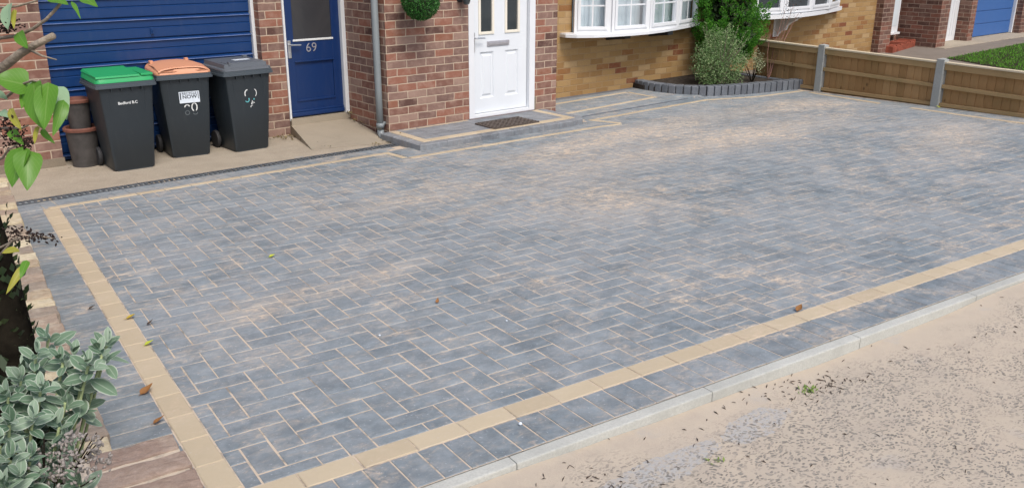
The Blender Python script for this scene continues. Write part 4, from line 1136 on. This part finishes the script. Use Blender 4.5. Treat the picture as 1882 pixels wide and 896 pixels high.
def pdir(dx, dy, dz=0): return cr * dx - cu * dy - cf * (-dz)

# broad leaved shrub reaching in from the left: real positions in the garden, about 1.6 m from the camera
sh = empty('broadleaf_shrub', (-.72, -.20, .05), 0, label='leafy shrub with broad lime green leaves and bare branches at the left edge', cat='shrub')
inv = Vector((-.72, -.20, .05))
def P3(x, y, d_): return at_px(x, y, d_) - inv
toCam = (-cf)
br = MB()
br.tube([P3(-60, 330, 1.9), P3(-30, 200, 1.75), P3(0, 128, 1.7), P3(38, 98, 1.66), P3(66, 82, 1.64), P3(98, 66, 1.62)], [.016, .013, .0095, .008, .0065, .0062], 10)
br.tube([P3(52, 90, 1.65), P3(78, 103, 1.63), P3(104, 110, 1.62)], [.003, .002, .001], 6)
br.tube([P3(-40, 85, 1.75), P3(0, 70, 1.7), P3(32, 66, 1.68), P3(62, 52, 1.66), P3(85, 36, 1.65), P3(102, 18, 1.64), P3(112, 6, 1.64), P3(112, -30, 1.64)], [.005, .0036, .0034, .0032, .003, .003, .003, .003], 7)
br.tube([P3(-30, 20, 1.7), P3(0, 14, 1.68), P3(30, 12, 1.67), P3(62, 3, 1.66), P3(90, -10, 1.66)], [.003, .0028, .0024, .002, .002], 6)
br.tube([P3(-30, 150, 1.72), P3(10, 180, 1.64), P3(40, 155, 1.6), P3(60, 148, 1.58), P3(75, 150, 1.58)], [.004, .003, .0025, .002, .002], 6)
br.tube([P3(-30, 240, 1.7), P3(10, 235, 1.64), P3(40, 236, 1.62), P3(52, 230, 1.61)], [.003, .0025, .002, .0015], 6)
br.tube([P3(-20, 300, 1.7), P3(5, 290, 1.64), P3(15, 275, 1.62), P3(40, 262, 1.6)], [.003, .0025, .002, .0015], 6)
br.tube([P3(-40, 420, 1.7), P3(0, 455, 1.66), P3(30, 440, 1.64), P3(60, 432, 1.62), P3(100, 438, 1.62)], [.003, .0022, .002, .0016, .001], 6)
br.tube([P3(-30, 470, 1.7), P3(0, 468, 1.66), P3(20, 445, 1.64), P3(40, 428, 1.64)], [.003, .002, .0016, .001], 6)
br.build('branch', M['bark'], sh, smooth=True)
tk = MB(); tk.tube([P3(-75, 260, 1.95), P3(-35, 400, 1.95), P3(-8, 520, 1.95), P3(20, 640, 1.98), P3(40, 760, 2.02), P3(60, 900, 2.1)], [.03, .038, .048, .052, .055, .06], 12)
tk.tube([P3(-60, 330, 1.9), P3(-75, 300, 1.92), P3(-120, 100, 2.0)], [.016, .02, .02], 8); tk.build('trunk', M['dark_bark'], sh, smooth=True)
iv = MB(); tp_ = [P3(-75, 260, 1.95), P3(-35, 400, 1.95), P3(-8, 520, 1.95), P3(20, 640, 1.98), P3(40, 760, 2.02), P3(60, 900, 2.1)]
for q in range(620):
    i_ = rnd.randrange(1, 5); c_ = tp_[i_].lerp(tp_[i_ + 1], rnd.random()); v_ = Vector((rnd.gauss(0, 1), rnd.gauss(0, 1), rnd.gauss(0, .6))).normalized(); c_ = c_ + v_ * rnd.uniform(.04, .062)
    s_ = v_.cross(Vector((0, 0, 1))).normalized(); u_ = s_.cross(v_); l = rnd.uniform(.012, .024)
    iv.add([c_, c_ + (u_ + s_) * l * .5 + v_ * .004, c_ + u_ * l + v_ * .008, c_ + (u_ - s_) * l * .5], [(0, 1, 2, 3)])
iv.build('ivy', M['ivy'], sh, recalc=False)
LV = [ # base px, tip px, width px, depth, facing tilt(x,y), curl, material
 ((54, 158), (-12, 140), 68, 1.60, (.1, -.6), .15, 'lilac_leaf'),
 ((62, 150), (66, 236), 62, 1.585, (-.5, -.2), .25, 'lilac_leaf'),
 ((90, 152), (78, 238), 50, 1.57, (.0, .1), .10, 'lilac_leaf'),
 ((100, 158), (122, 212), 40, 1.60, (.5, -.3), .3, 'pale_leaf'),
 ((118, 184), (100, 246), 26, 1.58, (.6, .2), .35, 'lilac_leaf'),
 ((38, 168), (64, 150), 34, 1.62, (-.1, -.8), .2, 'pale_leaf'),
 ((12, 178), (-18, 170), 26, 1.62, (.2, -.5), .2, 'pale_leaf'),
 ((18, 200), (34, 238), 20, 1.60, (-.2, 0), .2, 'yellow_leaf'),
 ((44, 270), (14, 342), 62, 1.60, (-.35, .1), .2, 'lilac_leaf'),
 ((52, 276), (50, 346), 52, 1.59, (.5, .15), .25, 'lilac_leaf'),
 ((76, 238), (96, 262), 14, 1.6, (0, 0), .2, 'lilac_leaf'),
 ((70, 232), (60, 262), 12, 1.6, (0, 0), .2, 'yellow_leaf'),
 ((18, 240), (40, 262), 20, 1.62, (.2, -.3), .2, 'lilac_leaf'),
 ((0, 205), (20, 214), 16, 1.62, (.2, -.3), .2, 'pale_leaf'),
 ((16, 8), (8, 52), 36, 1.66, (-.3, .2), .2, 'pale_leaf'),
 ((33, 60), (46, 86), 26, 1.66, (.1, .1), .2, 'lilac_leaf'),
 ((27, 18), (22, 50), 12, 1.66, (.1, .1), .2, 'yellow_leaf'),
 ((90, -6), (124, 6), 24, 1.64, (.1, -.4), .1, 'lilac_leaf'),
 ((132, 3), (148, 31), 9, 1.63, (.7, .1), .15, 'lilac_leaf'),
 ((150, -6), (176, 8), 22, 1.63, (.2, -.2), .2, 'lilac_leaf'),
 ((44, 488), (10, 538), 15, 1.5, (.3, .1), .4, 'yellow_leaf'),
 ((50, 478), (36, 508), 16, 1.5, (.3, -.4), .3, 'lilac_leaf'),
 ((34, 458), (4, 462), 20, 1.55, (.0, -.4), .2, 'yellow_leaf'),
 ((48, 166), (38, 196), 18, 1.6, (.2, -.4), .2, 'lilac_leaf'),
]
mbs = {}
for (bx, by), (tx, ty), wp, dd, (nx_, ny_), curl, mt in LV:
    A_, B_ = P3(bx, by, dd), P3(tx, ty, dd * (1 - .02)); 
    mb = mbs.setdefault(mt, MB())
    leaf(mb, A_, B_ - A_, toCam + cr * nx_ - cu * ny_, (B_ - A_).length, wp / FPX * dd, 'heart', curl, .22, 10)
    mbs[mt].tube([A_ - (B_ - A_) * .12 - toCam * .01, A_], [.0014, .0014], 5) if False else None
for mt, mb in mbs.items():
    for o_ in build_split(mb, 'leaf', M[mt], sh, smooth=True, recalc=False):
        if mt != 'lilac_leaf': o_['label'] = {'pale_leaf': 'pale grey-green leaf', 'yellow_leaf': 'yellowing leaf'}[mt]
# dried seed heads on the shrub
mb = MB()
def seedcluster(cx, cy, rx, ry, dd, n, s0=.004, s1=.008):
    for k in range(n):
        c = P3(cx + rnd.gauss(0, rx), cy + rnd.gauss(0, ry), dd + rnd.gauss(0, .02)); d_ = Vector((rnd.gauss(0, 1), rnd.gauss(0, 1), rnd.gauss(0, 1))).normalized(); l = rnd.uniform(s0, s1)
        mb.tube([c, c + d_ * l * .5, c + d_ * l], [.0008, l * .28, .0006], 5)
for args in [(18, 48, 14, 8, 1.68, 90), (22, 250, 14, 14, 1.63, 110), (45, 262, 9, 6, 1.61, 60), (70, 436, 18, 5, 1.62, 70), (28, 428, 12, 7, 1.64, 40), (8, 220, 6, 8, 1.66, 30)]:
    mb = MB(); seedcluster(*args); mb.build('seed_head', M['seed'], sh, smooth=True)

# grey leaved shrub at the lower left
gs = empty('grey_leaved_shrub', (-.78, -.62, .06), 0, label='low shrub with felted grey-green white edged leaves at the lower left', cat='shrub')
inv = Vector((-.78, -.62, .06))
lf = MB(); stems = MB()
def rosette(c, ax, n, L0):
    ax = ax.normalized(); a1 = ax.cross(Vector((.3, .2, 1))).normalized(); a2 = ax.cross(a1)
    for k in range(n):
        t_ = k * 2.4 + rnd.uniform(-.3, .3); ring = k / n; el = R(72 - 78 * ring + rnd.uniform(-16, 16))
        out = a1 * math.cos(t_) + a2 * math.sin(t_); d_ = (out * math.cos(el) + ax * math.sin(el)).normalized(); nn = (ax * math.cos(el) - out * math.sin(el))
        L_ = L0 * (.5 + .5 * ring) * rnd.uniform(.85, 1.15)
        leaf(lf, c - ax * (ring * L0 * 1.25), d_, (nn + Vector((rnd.gauss(0, .25), rnd.gauss(0, .25), 0))).normalized(), L_, L_ * rnd.uniform(.44, .56), 'ellipse', rnd.uniform(.05, .3), .18, 6)
ros = [(70, 640, 1.50), (82, 612, 1.56), (108, 655, 1.52), (180, 636, 1.52), (200, 622, 1.56), (160, 660, 1.5), (135, 640, 1.56), (35, 690, 1.48), (75, 705, 1.46), (112, 722, 1.5), (150, 700, 1.53), (8, 720, 1.46), (20, 770, 1.40), (62, 760, 1.42), (100, 770, 1.46), (120, 800, 1.47),
       (18, 830, 1.34), (60, 830, 1.38), (0, 800, 1.34), (35, 870, 1.34), (90, 745, 1.52), (50, 735, 1.5), (-20, 760, 1.4), (-20, 850, 1.34), (140, 880, 1.42), (5, 880, 1.32), (55, 668, 1.54), (125, 690, 1.56), (70, 880, 1.45), (100, 830, 1.5), (-25, 700, 1.48), (60, 790, 1.5), (30, 800, 1.48), (85, 850, 1.48), (45, 900, 1.38), (165, 735, 1.56)]
for (x, y, dd) in ros:
    c = P3(x, y, dd); ax = (Vector((rnd.uniform(-.4, .5), rnd.uniform(-.6, .3), 1)) + toCam * .25 + (c - Vector((0, 0, .5))) * .5)
    rosette(c, ax, rnd.randint(8, 11), rnd.uniform(.038, .056))
    stems.tube([c - ax.normalized() * .02, c * .75 + Vector((0, 0, -.06)), c * .35 + Vector((0, 0, -.02)), Vector((rnd.uniform(-.05, .05), rnd.uniform(-.05, .05), 0))], [.0025, .003, .004, .006], 6)
lf.build('foliage', M['grey_leaf'], gs, smooth=True, recalc=False)
stems.build('stem', M['green_stem'], gs, smooth=True)
# darker inner leaves that fill the shrub
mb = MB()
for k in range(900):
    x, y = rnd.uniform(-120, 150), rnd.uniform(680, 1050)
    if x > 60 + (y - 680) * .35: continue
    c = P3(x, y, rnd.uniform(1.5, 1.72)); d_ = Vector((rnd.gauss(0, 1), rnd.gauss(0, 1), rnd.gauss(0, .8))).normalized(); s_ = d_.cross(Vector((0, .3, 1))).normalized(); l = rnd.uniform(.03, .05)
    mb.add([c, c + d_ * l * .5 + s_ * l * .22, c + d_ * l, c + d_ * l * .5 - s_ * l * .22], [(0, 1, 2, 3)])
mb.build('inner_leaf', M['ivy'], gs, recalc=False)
mb = MB()
for k in range(9):
    c0 = (rnd.uniform(60, 190), rnd.uniform(790, 890)); base = P3(70 + rnd.uniform(-20, 20), 960, 1.5); tip = P3(c0[0], c0[1], 1.42)
    mb.tube([base, (base + tip) / 2 + Vector((.01, 0, .01)), tip], [.0018, .0014, .001], 5)
mb.build('dry_stem', M['seed'], gs)
for cx, cy, rx, ry, n in ((120, 835, 20, 12, 70), (175, 815, 8, 8, 26), (185, 840, 7, 9, 20), (100, 870, 24, 12, 70), (140, 800, 10, 6, 26), (160, 860, 14, 12, 30)):
    mb = MB()
    for k in range(n):
        c = P3(cx + rnd.gauss(0, rx), cy + rnd.gauss(0, ry), 1.42 + rnd.gauss(0, .015)); d_ = Vector((rnd.gauss(0, 1), rnd.gauss(0, 1), rnd.gauss(0, 1))).normalized(); l = rnd.uniform(.005, .010)
        mb.tube([c, c + d_ * l * .5, c + d_ * l], [.001, l * .33, .0012], 5)
    mb.build('seed_head', M['fluff'], gs, smooth=True)

# conifer and variegated shrub in the bed
def in_noise(p, f, s=0): return noise.noise(Vector((p.x * f + s, p.y * f, p.z * f)))
cn = empty('conifer', Hw(5.72, .52, -.10), TH, label='bright green feathery conifer standing in the corner bed', cat='conifer')
mb = MB(); CR = .50
clumps = []
for k in range(330):
    t_ = rnd.uniform(0, 2 * PI); z = rnd.uniform(.22, 1.7)
    rr = CR * (1.02 if z > .55 else (.42 + (z - .2) * 1.7)) * (1 - max(0, z - 1.2) * .55)
    r_ = rr * rnd.uniform(.55, 1.05) * (1 + .25 * noise.noise(Vector((math.cos(t_) * 2, math.sin(t_) * 2, z * 3))))
    clumps.append((Vector((r_ * math.cos(t_) * 1.05, r_ * math.sin(t_) * .85, z)), t_))
for c, t_ in clumps:
    ax = Vector((math.cos(t_) * .55, math.sin(t_) * .55, 1)).normalized(); side = ax.cross(Vector((math.sin(t_), -math.cos(t_), .1))).normalized()
    rl = rnd.uniform(.13, .22)
    for q in range(130):
        a_ = rnd.uniform(0, 2 * PI); h_ = rnd.random(); w_ = .055 * math.sin(PI * min(1, h_ * .9 + .12))
        o_ = Vector((math.cos(a_), math.sin(a_), 0)) * w_ * rnd.random() ** .5
        p_ = c + ax * (h_ * rl - rl * .5) + o_
        d_ = (ax * .9 + o_.normalized() * .65 + Vector((rnd.gauss(0, .25), rnd.gauss(0, .25), rnd.gauss(0, .25)))).normalized(); s_ = d_.cross(Vector((rnd.gauss(0, 1), rnd.gauss(0, 1), rnd.gauss(0, 1)))).normalized()
        l = rnd.uniform(.020, .040); wd = l * .17
        mb.add([p_, p_ + d_ * l * .5 + s_ * wd, p_ + d_ * l, p_ + d_ * l * .5 - s_ * wd], [(0, 1, 2, 3)])
mb.build('crown', M['conifer'], cn, recalc=False)
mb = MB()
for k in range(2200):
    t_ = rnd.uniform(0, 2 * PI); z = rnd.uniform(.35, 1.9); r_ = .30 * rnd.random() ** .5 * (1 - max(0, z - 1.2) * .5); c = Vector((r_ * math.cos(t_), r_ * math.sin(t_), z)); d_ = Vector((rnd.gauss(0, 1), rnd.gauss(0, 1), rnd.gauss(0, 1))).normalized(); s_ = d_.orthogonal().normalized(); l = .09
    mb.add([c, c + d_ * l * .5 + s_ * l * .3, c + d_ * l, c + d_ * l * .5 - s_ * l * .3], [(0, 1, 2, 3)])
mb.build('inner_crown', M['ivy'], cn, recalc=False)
mb = MB(); mb.tube([(0, 0, -.08), (.02, .01, .5), (0, 0, 1.8)], [.035, .028, .01], 8); mb.build('trunk', M['dark_bark'], cn)

pb = empty('variegated_shrub', Hw(5.10, .16, -.10), TH, label='rounded shrub with small pale variegated leaves in front of the conifer', cat='shrub')
mb = MB(); br_ = MB()
lobes = [((-.12, .06, .28), .30), ((.12, .0, .30), .28), ((0, .05, .46), .24), ((-.20, 0, .18), .22), ((.06, -.05, .16), .26), ((-.02, .08, .56), .17), ((.10, .02, .62), .09), ((.13, .0, .72), .05), ((-.22, .04, .38), .14)]
def leaflet(mb, p_, l):
    d_ = Vector((rnd.gauss(0, 1), rnd.gauss(0, 1), rnd.gauss(.35, 1))).normalized(); s_ = d_.cross(Vector((rnd.gauss(0, 1), rnd.gauss(0, 1), rnd.gauss(0, 1)))).normalized(); w_ = l * .30
    mb.add([p_, p_ + d_ * l * .45 + s_ * w_, p_ + d_ * l, p_ + d_ * l * .45 - s_ * w_], [(0, 1, 2, 3)])
for c, r_ in lobes:
    n_ = int(27000 * r_ * r_)
    for k in range(n_):
        v = Vector((rnd.gauss(0, 1), rnd.gauss(0, 1), rnd.gauss(0, 1))).normalized(); q = rnd.uniform(.55, 1.05) + .22 * noise.noise(v * 3 + Vector(c) * 5)
        p_ = Vector(c) + Vector((v.x, v.y * .85, v.z)) * r_ * q
        if p_.z < .0: continue
        leaflet(mb, p_, rnd.uniform(.014, .026))
for k in range(26):
    t_ = rnd.uniform(0, 2 * PI); p0 = Vector((0, 0, .1)); p1 = Vector((math.cos(t_) * rnd.uniform(.15, .38), math.sin(t_) * .3, rnd.uniform(.35, .68)))
    br_.tube([Vector((0, 0, -.05)), (p0 + p1) / 2, p1, p1 * 1.12], [.006, .004, .002, .001], 5)
    for q in range(40): leaflet(mb, p1 * rnd.uniform(.8, 1.14) + Vector((rnd.gauss(0, .015), rnd.gauss(0, .015), rnd.gauss(0, .015))), rnd.uniform(.014, .024))
mb.build('foliage', M['pitto'], pb, recalc=False); br_.build('stem', M['bark'], pb)
# smaller pale sprig to its right, on dark stems
pc = empty('variegated_shrub', Hw(5.62, .02, -.10), TH, label='small cream leaved sprig on dark bare stems at the right of the bed', cat='shrub')
mb = MB(); br_ = MB()
for k in range(9):
    tip = Vector((rnd.uniform(-.16, .12), rnd.uniform(-.1, .1), rnd.uniform(.16, .38))); br_.tube([(0, 0, -.03), tip * .5 + Vector((rnd.uniform(-.03, .03), 0, 0)), tip], [.006, .004, .002], 5)
    for q in range(75): leaflet(mb, tip + Vector((rnd.gauss(0, .035), rnd.gauss(0, .035), rnd.gauss(0, .04))), rnd.uniform(.014, .024))
k_ = mat_leaf('cream_leaf', (.20, .26, .12), (.36, .40, .22), (.62, .60, .40), .5, .25)
mb.build('foliage', k_, pc, recalc=False); br_.build('stem', M['dark_bark'], pc)
# bare pinkish twigs leaning over the fence
tw = empty('bare_twiggy_shrub', Hw(6.02, .05, -.10), TH, label='thin bare pinkish stems leaning against the timber fence', cat='shrub')
mb = MB()
for (x, z, y) in [(.42, .78, .1), (.30, .62, .0), (.62, .95, .12), (.22, .50, -.05), (.52, .70, .05), (.36, .86, .08), (.72, .82, .1), (.1, .6, .1)]:
    tip = Vector((x, y, z)); mid_ = tip * .5 + Vector((rnd.uniform(-.06, .02), 0, rnd.uniform(-.02, .05))); mb.tube([(0, 0, -.03), mid_, tip], [.006, .004, .0018], 5)
    for q in range(5):
        s_ = mid_.lerp(tip, rnd.random()); mb.tube([s_, s_ + Vector((rnd.uniform(-.08, .1), rnd.uniform(-.04, .04), rnd.uniform(.03, .12)))], [.002, .001], 4)
mb.build('stem', M['twig'], tw)
mb = MB()
for q in range(120): leaflet(mb, Vector((rnd.uniform(.25, .7), rnd.uniform(-.02, .14), rnd.uniform(.72, 1.0))), rnd.uniform(.012, .025))
mb.build('dry_leaf', M['dead_dark'], tw, recalc=False)

# ------------------------------------------------------------------ NEIGHBOUR beyond the fence (house frame)
nh = empty('neighbouring_house', ho, TH, label='next house beyond the fence with bow window, white doors and bright blue garage', cat='house')
mb = MB()
wall_boxes(mb, 6.905, 10.33, WB, WB + .25, -.30, WZ, holes=[(6.6 + .35, 8.85, .70, 1.75)])
mb.build('yellow_wall', M['yellow_brick'], nh, uvoff=(.02, .185))
mb = MB()
mb.box(10.33, 10.70, .82, 1.30, -.4, WZ)
mb.box(12.0, 12.35, .61, 1.6, -.4, WZ)
mb.box(10.70, 12.0, 1.62, 1.8, -.4, WZ); mb.box(12.35, 13.58, .95 + .1, 1.6, 1.85, WZ)
mb.box(13.58, 13.80, .76, 1.6, -.4, WZ); mb.box(16.10, 19.5, .80, 1.6, -.4, WZ); mb.box(13.80, 16.10, .90, 1.5, 1.95, WZ)
mb.build('porch_wall', M['dark_brick'], nh)
mb = MB(); mb.box(12.35, 16.1, 1.3, 1.6, -.4, 2.0); mb.box(6.95, 9.4, 3.0, 3.1, -.2, 2.4); mb.box(7.0 - .08, 7.0 - .05, 1.25, 3.0, -.2, 2.4); mb.build('room', M['room'], nh)
mb = MB(); mb.box(6.905, 19.5, -.1, 4.5, WZ, WZ + .12); mb.build('roof', M['plinth'], nh)
bow_window(nh, [(6.05 + .25, .62), (6.86, .50), (7.56, .50), (8.25, .62), (8.95, .87)], .695, 1.80, False, WB, M['dark_glass'], bars=False, fr=.045)
sp2 = [(6.06, .955), (6.06, .72), (6.25, .56), (6.55, .475), (6.9, .425), (7.3, .42), (7.7, .475), (8.1, .565), (8.5, .68), (8.9, .80), (9.08, .86), (9.10, .955)]
mb = MB(); mb.prism(sp2, .628, .685); mb.build('window_sill', M['white'], nh)
mb = MB(); mb.prism([(.95, .31), (.95, .627), (.55, .627), (.55, .595), (.60, .585), (.62, .555), (.70, .52), (.76, .47), (.78, .41), (.86, .38), (.90, .34), (.93, .31)], 7.40, 7.47, axis='x'); mb.prism([(.945, .30), (.945, .62), (.955, .62), (.955, .30)], 7.36, 7.51, axis='x'); mb.build('sill_bracket', M['frame_white'], nh)
# front door side light, its step, side door and garage
mb = MB(); mb.box(11.50, 11.86, 1.30, 1.38, .09, 1.9, .005); mb.box(11.47, 11.89, 1.26, 1.38, .05, .089, .004); o = mb.build('porch_window', M['white'], nh)
mb = MB(); mb.box(11.57, 11.80, 1.295, 1.30 - .0005, .2, 1.8); mb.build('pane', M['net'], o)
mb = MB(); mb.box(10.70, 12.0, 1.38, 1.62, -.4, .05); mb.build('window_wall', M['dark_brick'], nh)
mb = MB(); x = 10.72
p0, p1 = Vector((10.62, .70, 0)), Vector((11.98, .98, 0)); d_ = (p1 - p0).normalized(); L_ = (p1 - p0).length; n_ = int(L_ / .077)
for q in range(n_):
    f = lambda v, q=q: p0 + d_ * (q * .077) + Matrix.Rotation(math.atan2(d_.y, d_.x), 3, 'Z') @ v
    mb.box(.007, .070, 0, .30, -.3, -.045 + .012 * math.sin(q * 2.3), .004, f)
mb.build('porch_step', M['step_brick'], nh)
mb = MB(); mb.box(12.36, 13.57, 1.0, 1.05, -.145, 1.85, .004); d_ = mb.build('side_door', M['white'], nh)
mb = MB()
for a in (13.12, 13.22, 13.32, 13.42): mb.box(a, a + .012, .994, .9995, -.05, .65)
mb.box(13.05, 13.5, .990, .9995, .70, .73, .002); build_split(mb, 'groove', M['frame_white'], d_)
mb = MB(); zz = -.14
while zz < 1.9: mb.box(13.81, 16.05, .985, 1.03, zz + .006, zz + .246, .008); zz += .25
mb.box(13.81, 16.05, 1.0, 1.04, -.14, 1.95)
mb.build('garage_door', M['far_blue'], nh)
mb = MB(); mb.box(16.05, 16.10, .93, 1.03, -.14, 1.95, .003); mb.build('garage_frame', M['white'], nh)
# ground beyond the fence
mb = MB(); mb.box(6.02, 20, -9, 3, -.30, -.158); 
o = struct('neighbour_drive', mb, M['grey_path']); o.location = ho; o.rotation_euler = (0, 0, TH)
mb = MB(); mb.box(12.02, 20, .45, 1.6, -.30, -.146, .004); o = struct('concrete_strip', mb, M['apron']); o.location = ho; o.rotation_euler = (0, 0, TH)
mb = MB(); mb.prism([(10.6, -.25), (17.5, .10), (17.5, -6), (9.3, -6), (9.6, -2.5)], -.2, -.150); o = struct('lawn_soil', mb, M['soil']); o.location = ho; o.rotation_euler = (0, 0, TH)
mb = MB()
for k in range(42000):
    a = rnd.uniform(9.6, 17); b = rnd.uniform(-5.4, .05)
    if b > -.25 + (a - 10.6) * .05: continue
    if a < 10.6 - (-.25 - b) * .45: continue
    p_ = Vector((a, b, -.152)); h = rnd.uniform(.02, .045); d_ = Vector((rnd.gauss(0, .3), rnd.gauss(0, .3), 1)).normalized(); s_ = Vector((rnd.gauss(0, 1), rnd.gauss(0, 1), 0)).normalized() * .006
    mb.add([p_ - s_, p_ + s_, p_ + d_ * h], [(0, 1, 2)])
o = mb.build('grass', M['grass'], recalc=False); o.location = ho; o.rotation_euler = (0, 0, TH); tag(o, 'short bright green lawn beyond the timber fence', 'grass', kind='stuff')

# ------------------------------------------------------------------ fallen leaves and debris
def fallen(x, y, size, mt, label, z=None, shape='heart', rot=None, curl=-.5):
    zz = (zg(x, y) if z is None else z) + .004
    mb = MB(); t_ = rot if rot is not None else rnd.uniform(0, 2 * PI)
    leaf(mb, (-size * .5 * math.cos(t_), -size * .5 * math.sin(t_), .002), (math.cos(t_), math.sin(t_), .05), (rnd.uniform(-.2, .2), rnd.uniform(-.2, .2), 1), size, size * .75, shape, curl, .45, 8)
    mb.tube([(-size * .5 * math.cos(t_), -size * .5 * math.sin(t_), .002), (-size * .8 * math.cos(t_ + .2), -size * .8 * math.sin(t_ + .2), .006)], [.0012, .0008], 4)
    o = mb.build('fallen_leaf', M[mt], smooth=True, recalc=False); o.location = (x, y, zz); tag(o, label, 'leaf', 'fallen leaves on the paving'); return o
fallen(-.008, 1.77, .042, 'dead_yellow', 'orange-yellow leaf on the buff border beside a dark crumpled leaf', shape='ellipse', rot=.0)
fallen(.055, 1.64, .030, 'dead_dark', 'dark brown crumpled leaf just inside the buff border', rot=.3, curl=-.9)
fallen(-.003, 1.389, .040, 'lime', 'lime green leaf at the inner edge of the buff border', shape='lance', rot=.2)
fallen(-.115, .90, .052, 'dead', 'larger curled brown leaf on the left charcoal strip', rot=.4, curl=-.8)
fallen(-.13, .615, .040, 'dead', 'smaller curled brown leaf nearest the brown brick pier', rot=.1, curl=-.8)
fallen(-.14, 2.02, .030, 'dead_dark', 'tiny dark leaf beside the buff border above the grey shrub', rot=.1, curl=-.8)
fallen(.868, 2.306, .035, 'lime', 'small yellow-green leaf lying alone in the driveway field', shape='lance', rot=.0)
fallen(1.302, 1.104, .026, 'dead', 'small brown leaf in the middle of the driveway', rot=.9, curl=-1)
fallen(2.66, .005, .040, 'dead', 'brown folded leaf on the buff line near the kerb', shape='lance', rot=.25, curl=-.9)
fallen(9.0 - .07, 3.22, .05, 'lime', 'yellow-green leaf against the foot of a concrete fence post', shape='lance', rot=1.6)
for (x, y, sz, lb) in [(.885, .885, .006, 'tiny white pebble on the driveway block nearest the left border'), (1.45, 1.05 - .35, .005, 'tiny pale pebble alone in the driveway field'), (.955, -.155, .008, 'small white pebble on the charcoal border by the kerb')]:
    mb = MB(); mb.lathe([(.001, 0), (sz, sz * .3), (sz * .8, sz), (.001, sz * 1.3)], 8); o = mb.build('pebble', M['label_white'], smooth=True); o.location = (x, y, zg(x, y) + .002); tag(o, lb, 'pebble', 'pebbles on the paving')
# weeds and litter against the kerb
mb = MB()
def sprig(mb, x, y, n, h):
    for q in range(n):
        p_ = Vector((x + rnd.gauss(0, .02), y + rnd.gauss(0, .012), pz(x, y))); d_ = Vector((rnd.gauss(0, .8), rnd.gauss(0, .8), .6)).normalized(); s_ = d_.cross(Vector((0, 0, 1))).normalized(); l = h * rnd.uniform(.5, 1)
        mb.add([p_, p_ + d_ * l * .5 + s_ * l * .2, p_ + d_ * l, p_ + d_ * l * .5 - s_ * l * .2], [(0, 1, 2, 3)])
def weed(x, y, n, h, label):
    mb = MB(); sprig(mb, x, y, n, h); o = mb.build('weed', M['weed'], recalc=False); tag(o, label, 'weed', 'weeds in the pavement sand')
weed(.86, -.61, 26, .04, 'small green weed in the sand at the bottom of the photo')
weed(2.12, -.50, 22, .035, 'green weed against the foot of the kerb')
weed(1.42, -.66, 8, .028, 'tiny pale green weed alone on the sandy pavement')
mb = MB()
def litter(cx, cy, rx, ry, n, s0=.004, s1=.014):
    for q in range(n):
        x, y = cx + rnd.gauss(0, rx), min(cy + rnd.gauss(0, ry), -.365); p_ = Vector((x, y, pz(x, y) + .002)); t_ = rnd.uniform(0, PI); d_ = Vector((math.cos(t_), math.sin(t_), rnd.uniform(0, .3))); l = rnd.uniform(s0, s1)
        mb.tube([p_ - d_ * l, p_ + Vector((0, 0, .002)), p_ + d_ * l], [.0006, rnd.uniform(.0012, .003), .0006], 4)
litter(2.22, -.50, .13, .04, 70); litter(1.95, -.42, .3, .03, 26); litter(1.1, -.6, .4, .15, 26); litter(2.2, -.9, .8, .3, 40, .004, .012); litter(.95, -.55, .1, .05, 24); litter(3.2, -.6, .5, .15, 20)
o = mb.build('plant_litter', M['dead_dark']); tag(o, 'scattered dark bits of leaf and twig on the sandy pavement', 'litter', kind='stuff')
# moss, dead leaves in the recess corner
mb = MB()
for (a, b, ra, rb, n, z) in [(-.62, .93, .06, .05, 50, -.178), (-.60, .62, .02, .16, 40, -.17), (.02, .25, .03, .05, 30, -.17), (.06, .6, .02, .25, 50, -.09), (-.10, .10, .12, .015, 40, -.170), (-.72, 1.02, .05, .03, 30, -.178), (.07, 1.0, .02, .04, 24, -.03), (-2.6, .98, .1, .03, 26, -.178)]:
    for q in range(n):
        p_ = Vector((a + rnd.gauss(0, ra), b + rnd.gauss(0, rb), z)); h = Hw(p_.x, p_.y, p_.z + rnd.uniform(0, .012)); d_ = Vector((rnd.gauss(0, 1), rnd.gauss(0, 1), rnd.uniform(0, .6))).normalized(); s_ = d_.cross(Vector((0, 0, 1))).normalized(); l = rnd.uniform(.014, .036)
        mb.add([h, h + d_ * l * .5 + s_ * l * .3, h + d_ * l, h + d_ * l * .5 - s_ * l * .3], [(0, 1, 2, 3)])
k_ = mat_leaf('leaf_litter', (.09, .055, .03), (.16, .12, .05), (.26, .21, .08), .8, .1)
o = mb.build('leaf_litter', k_, recalc=False); tag(o, 'dead leaves and moss gathered in the corners by the blue door', 'leaf litter', kind='stuff')
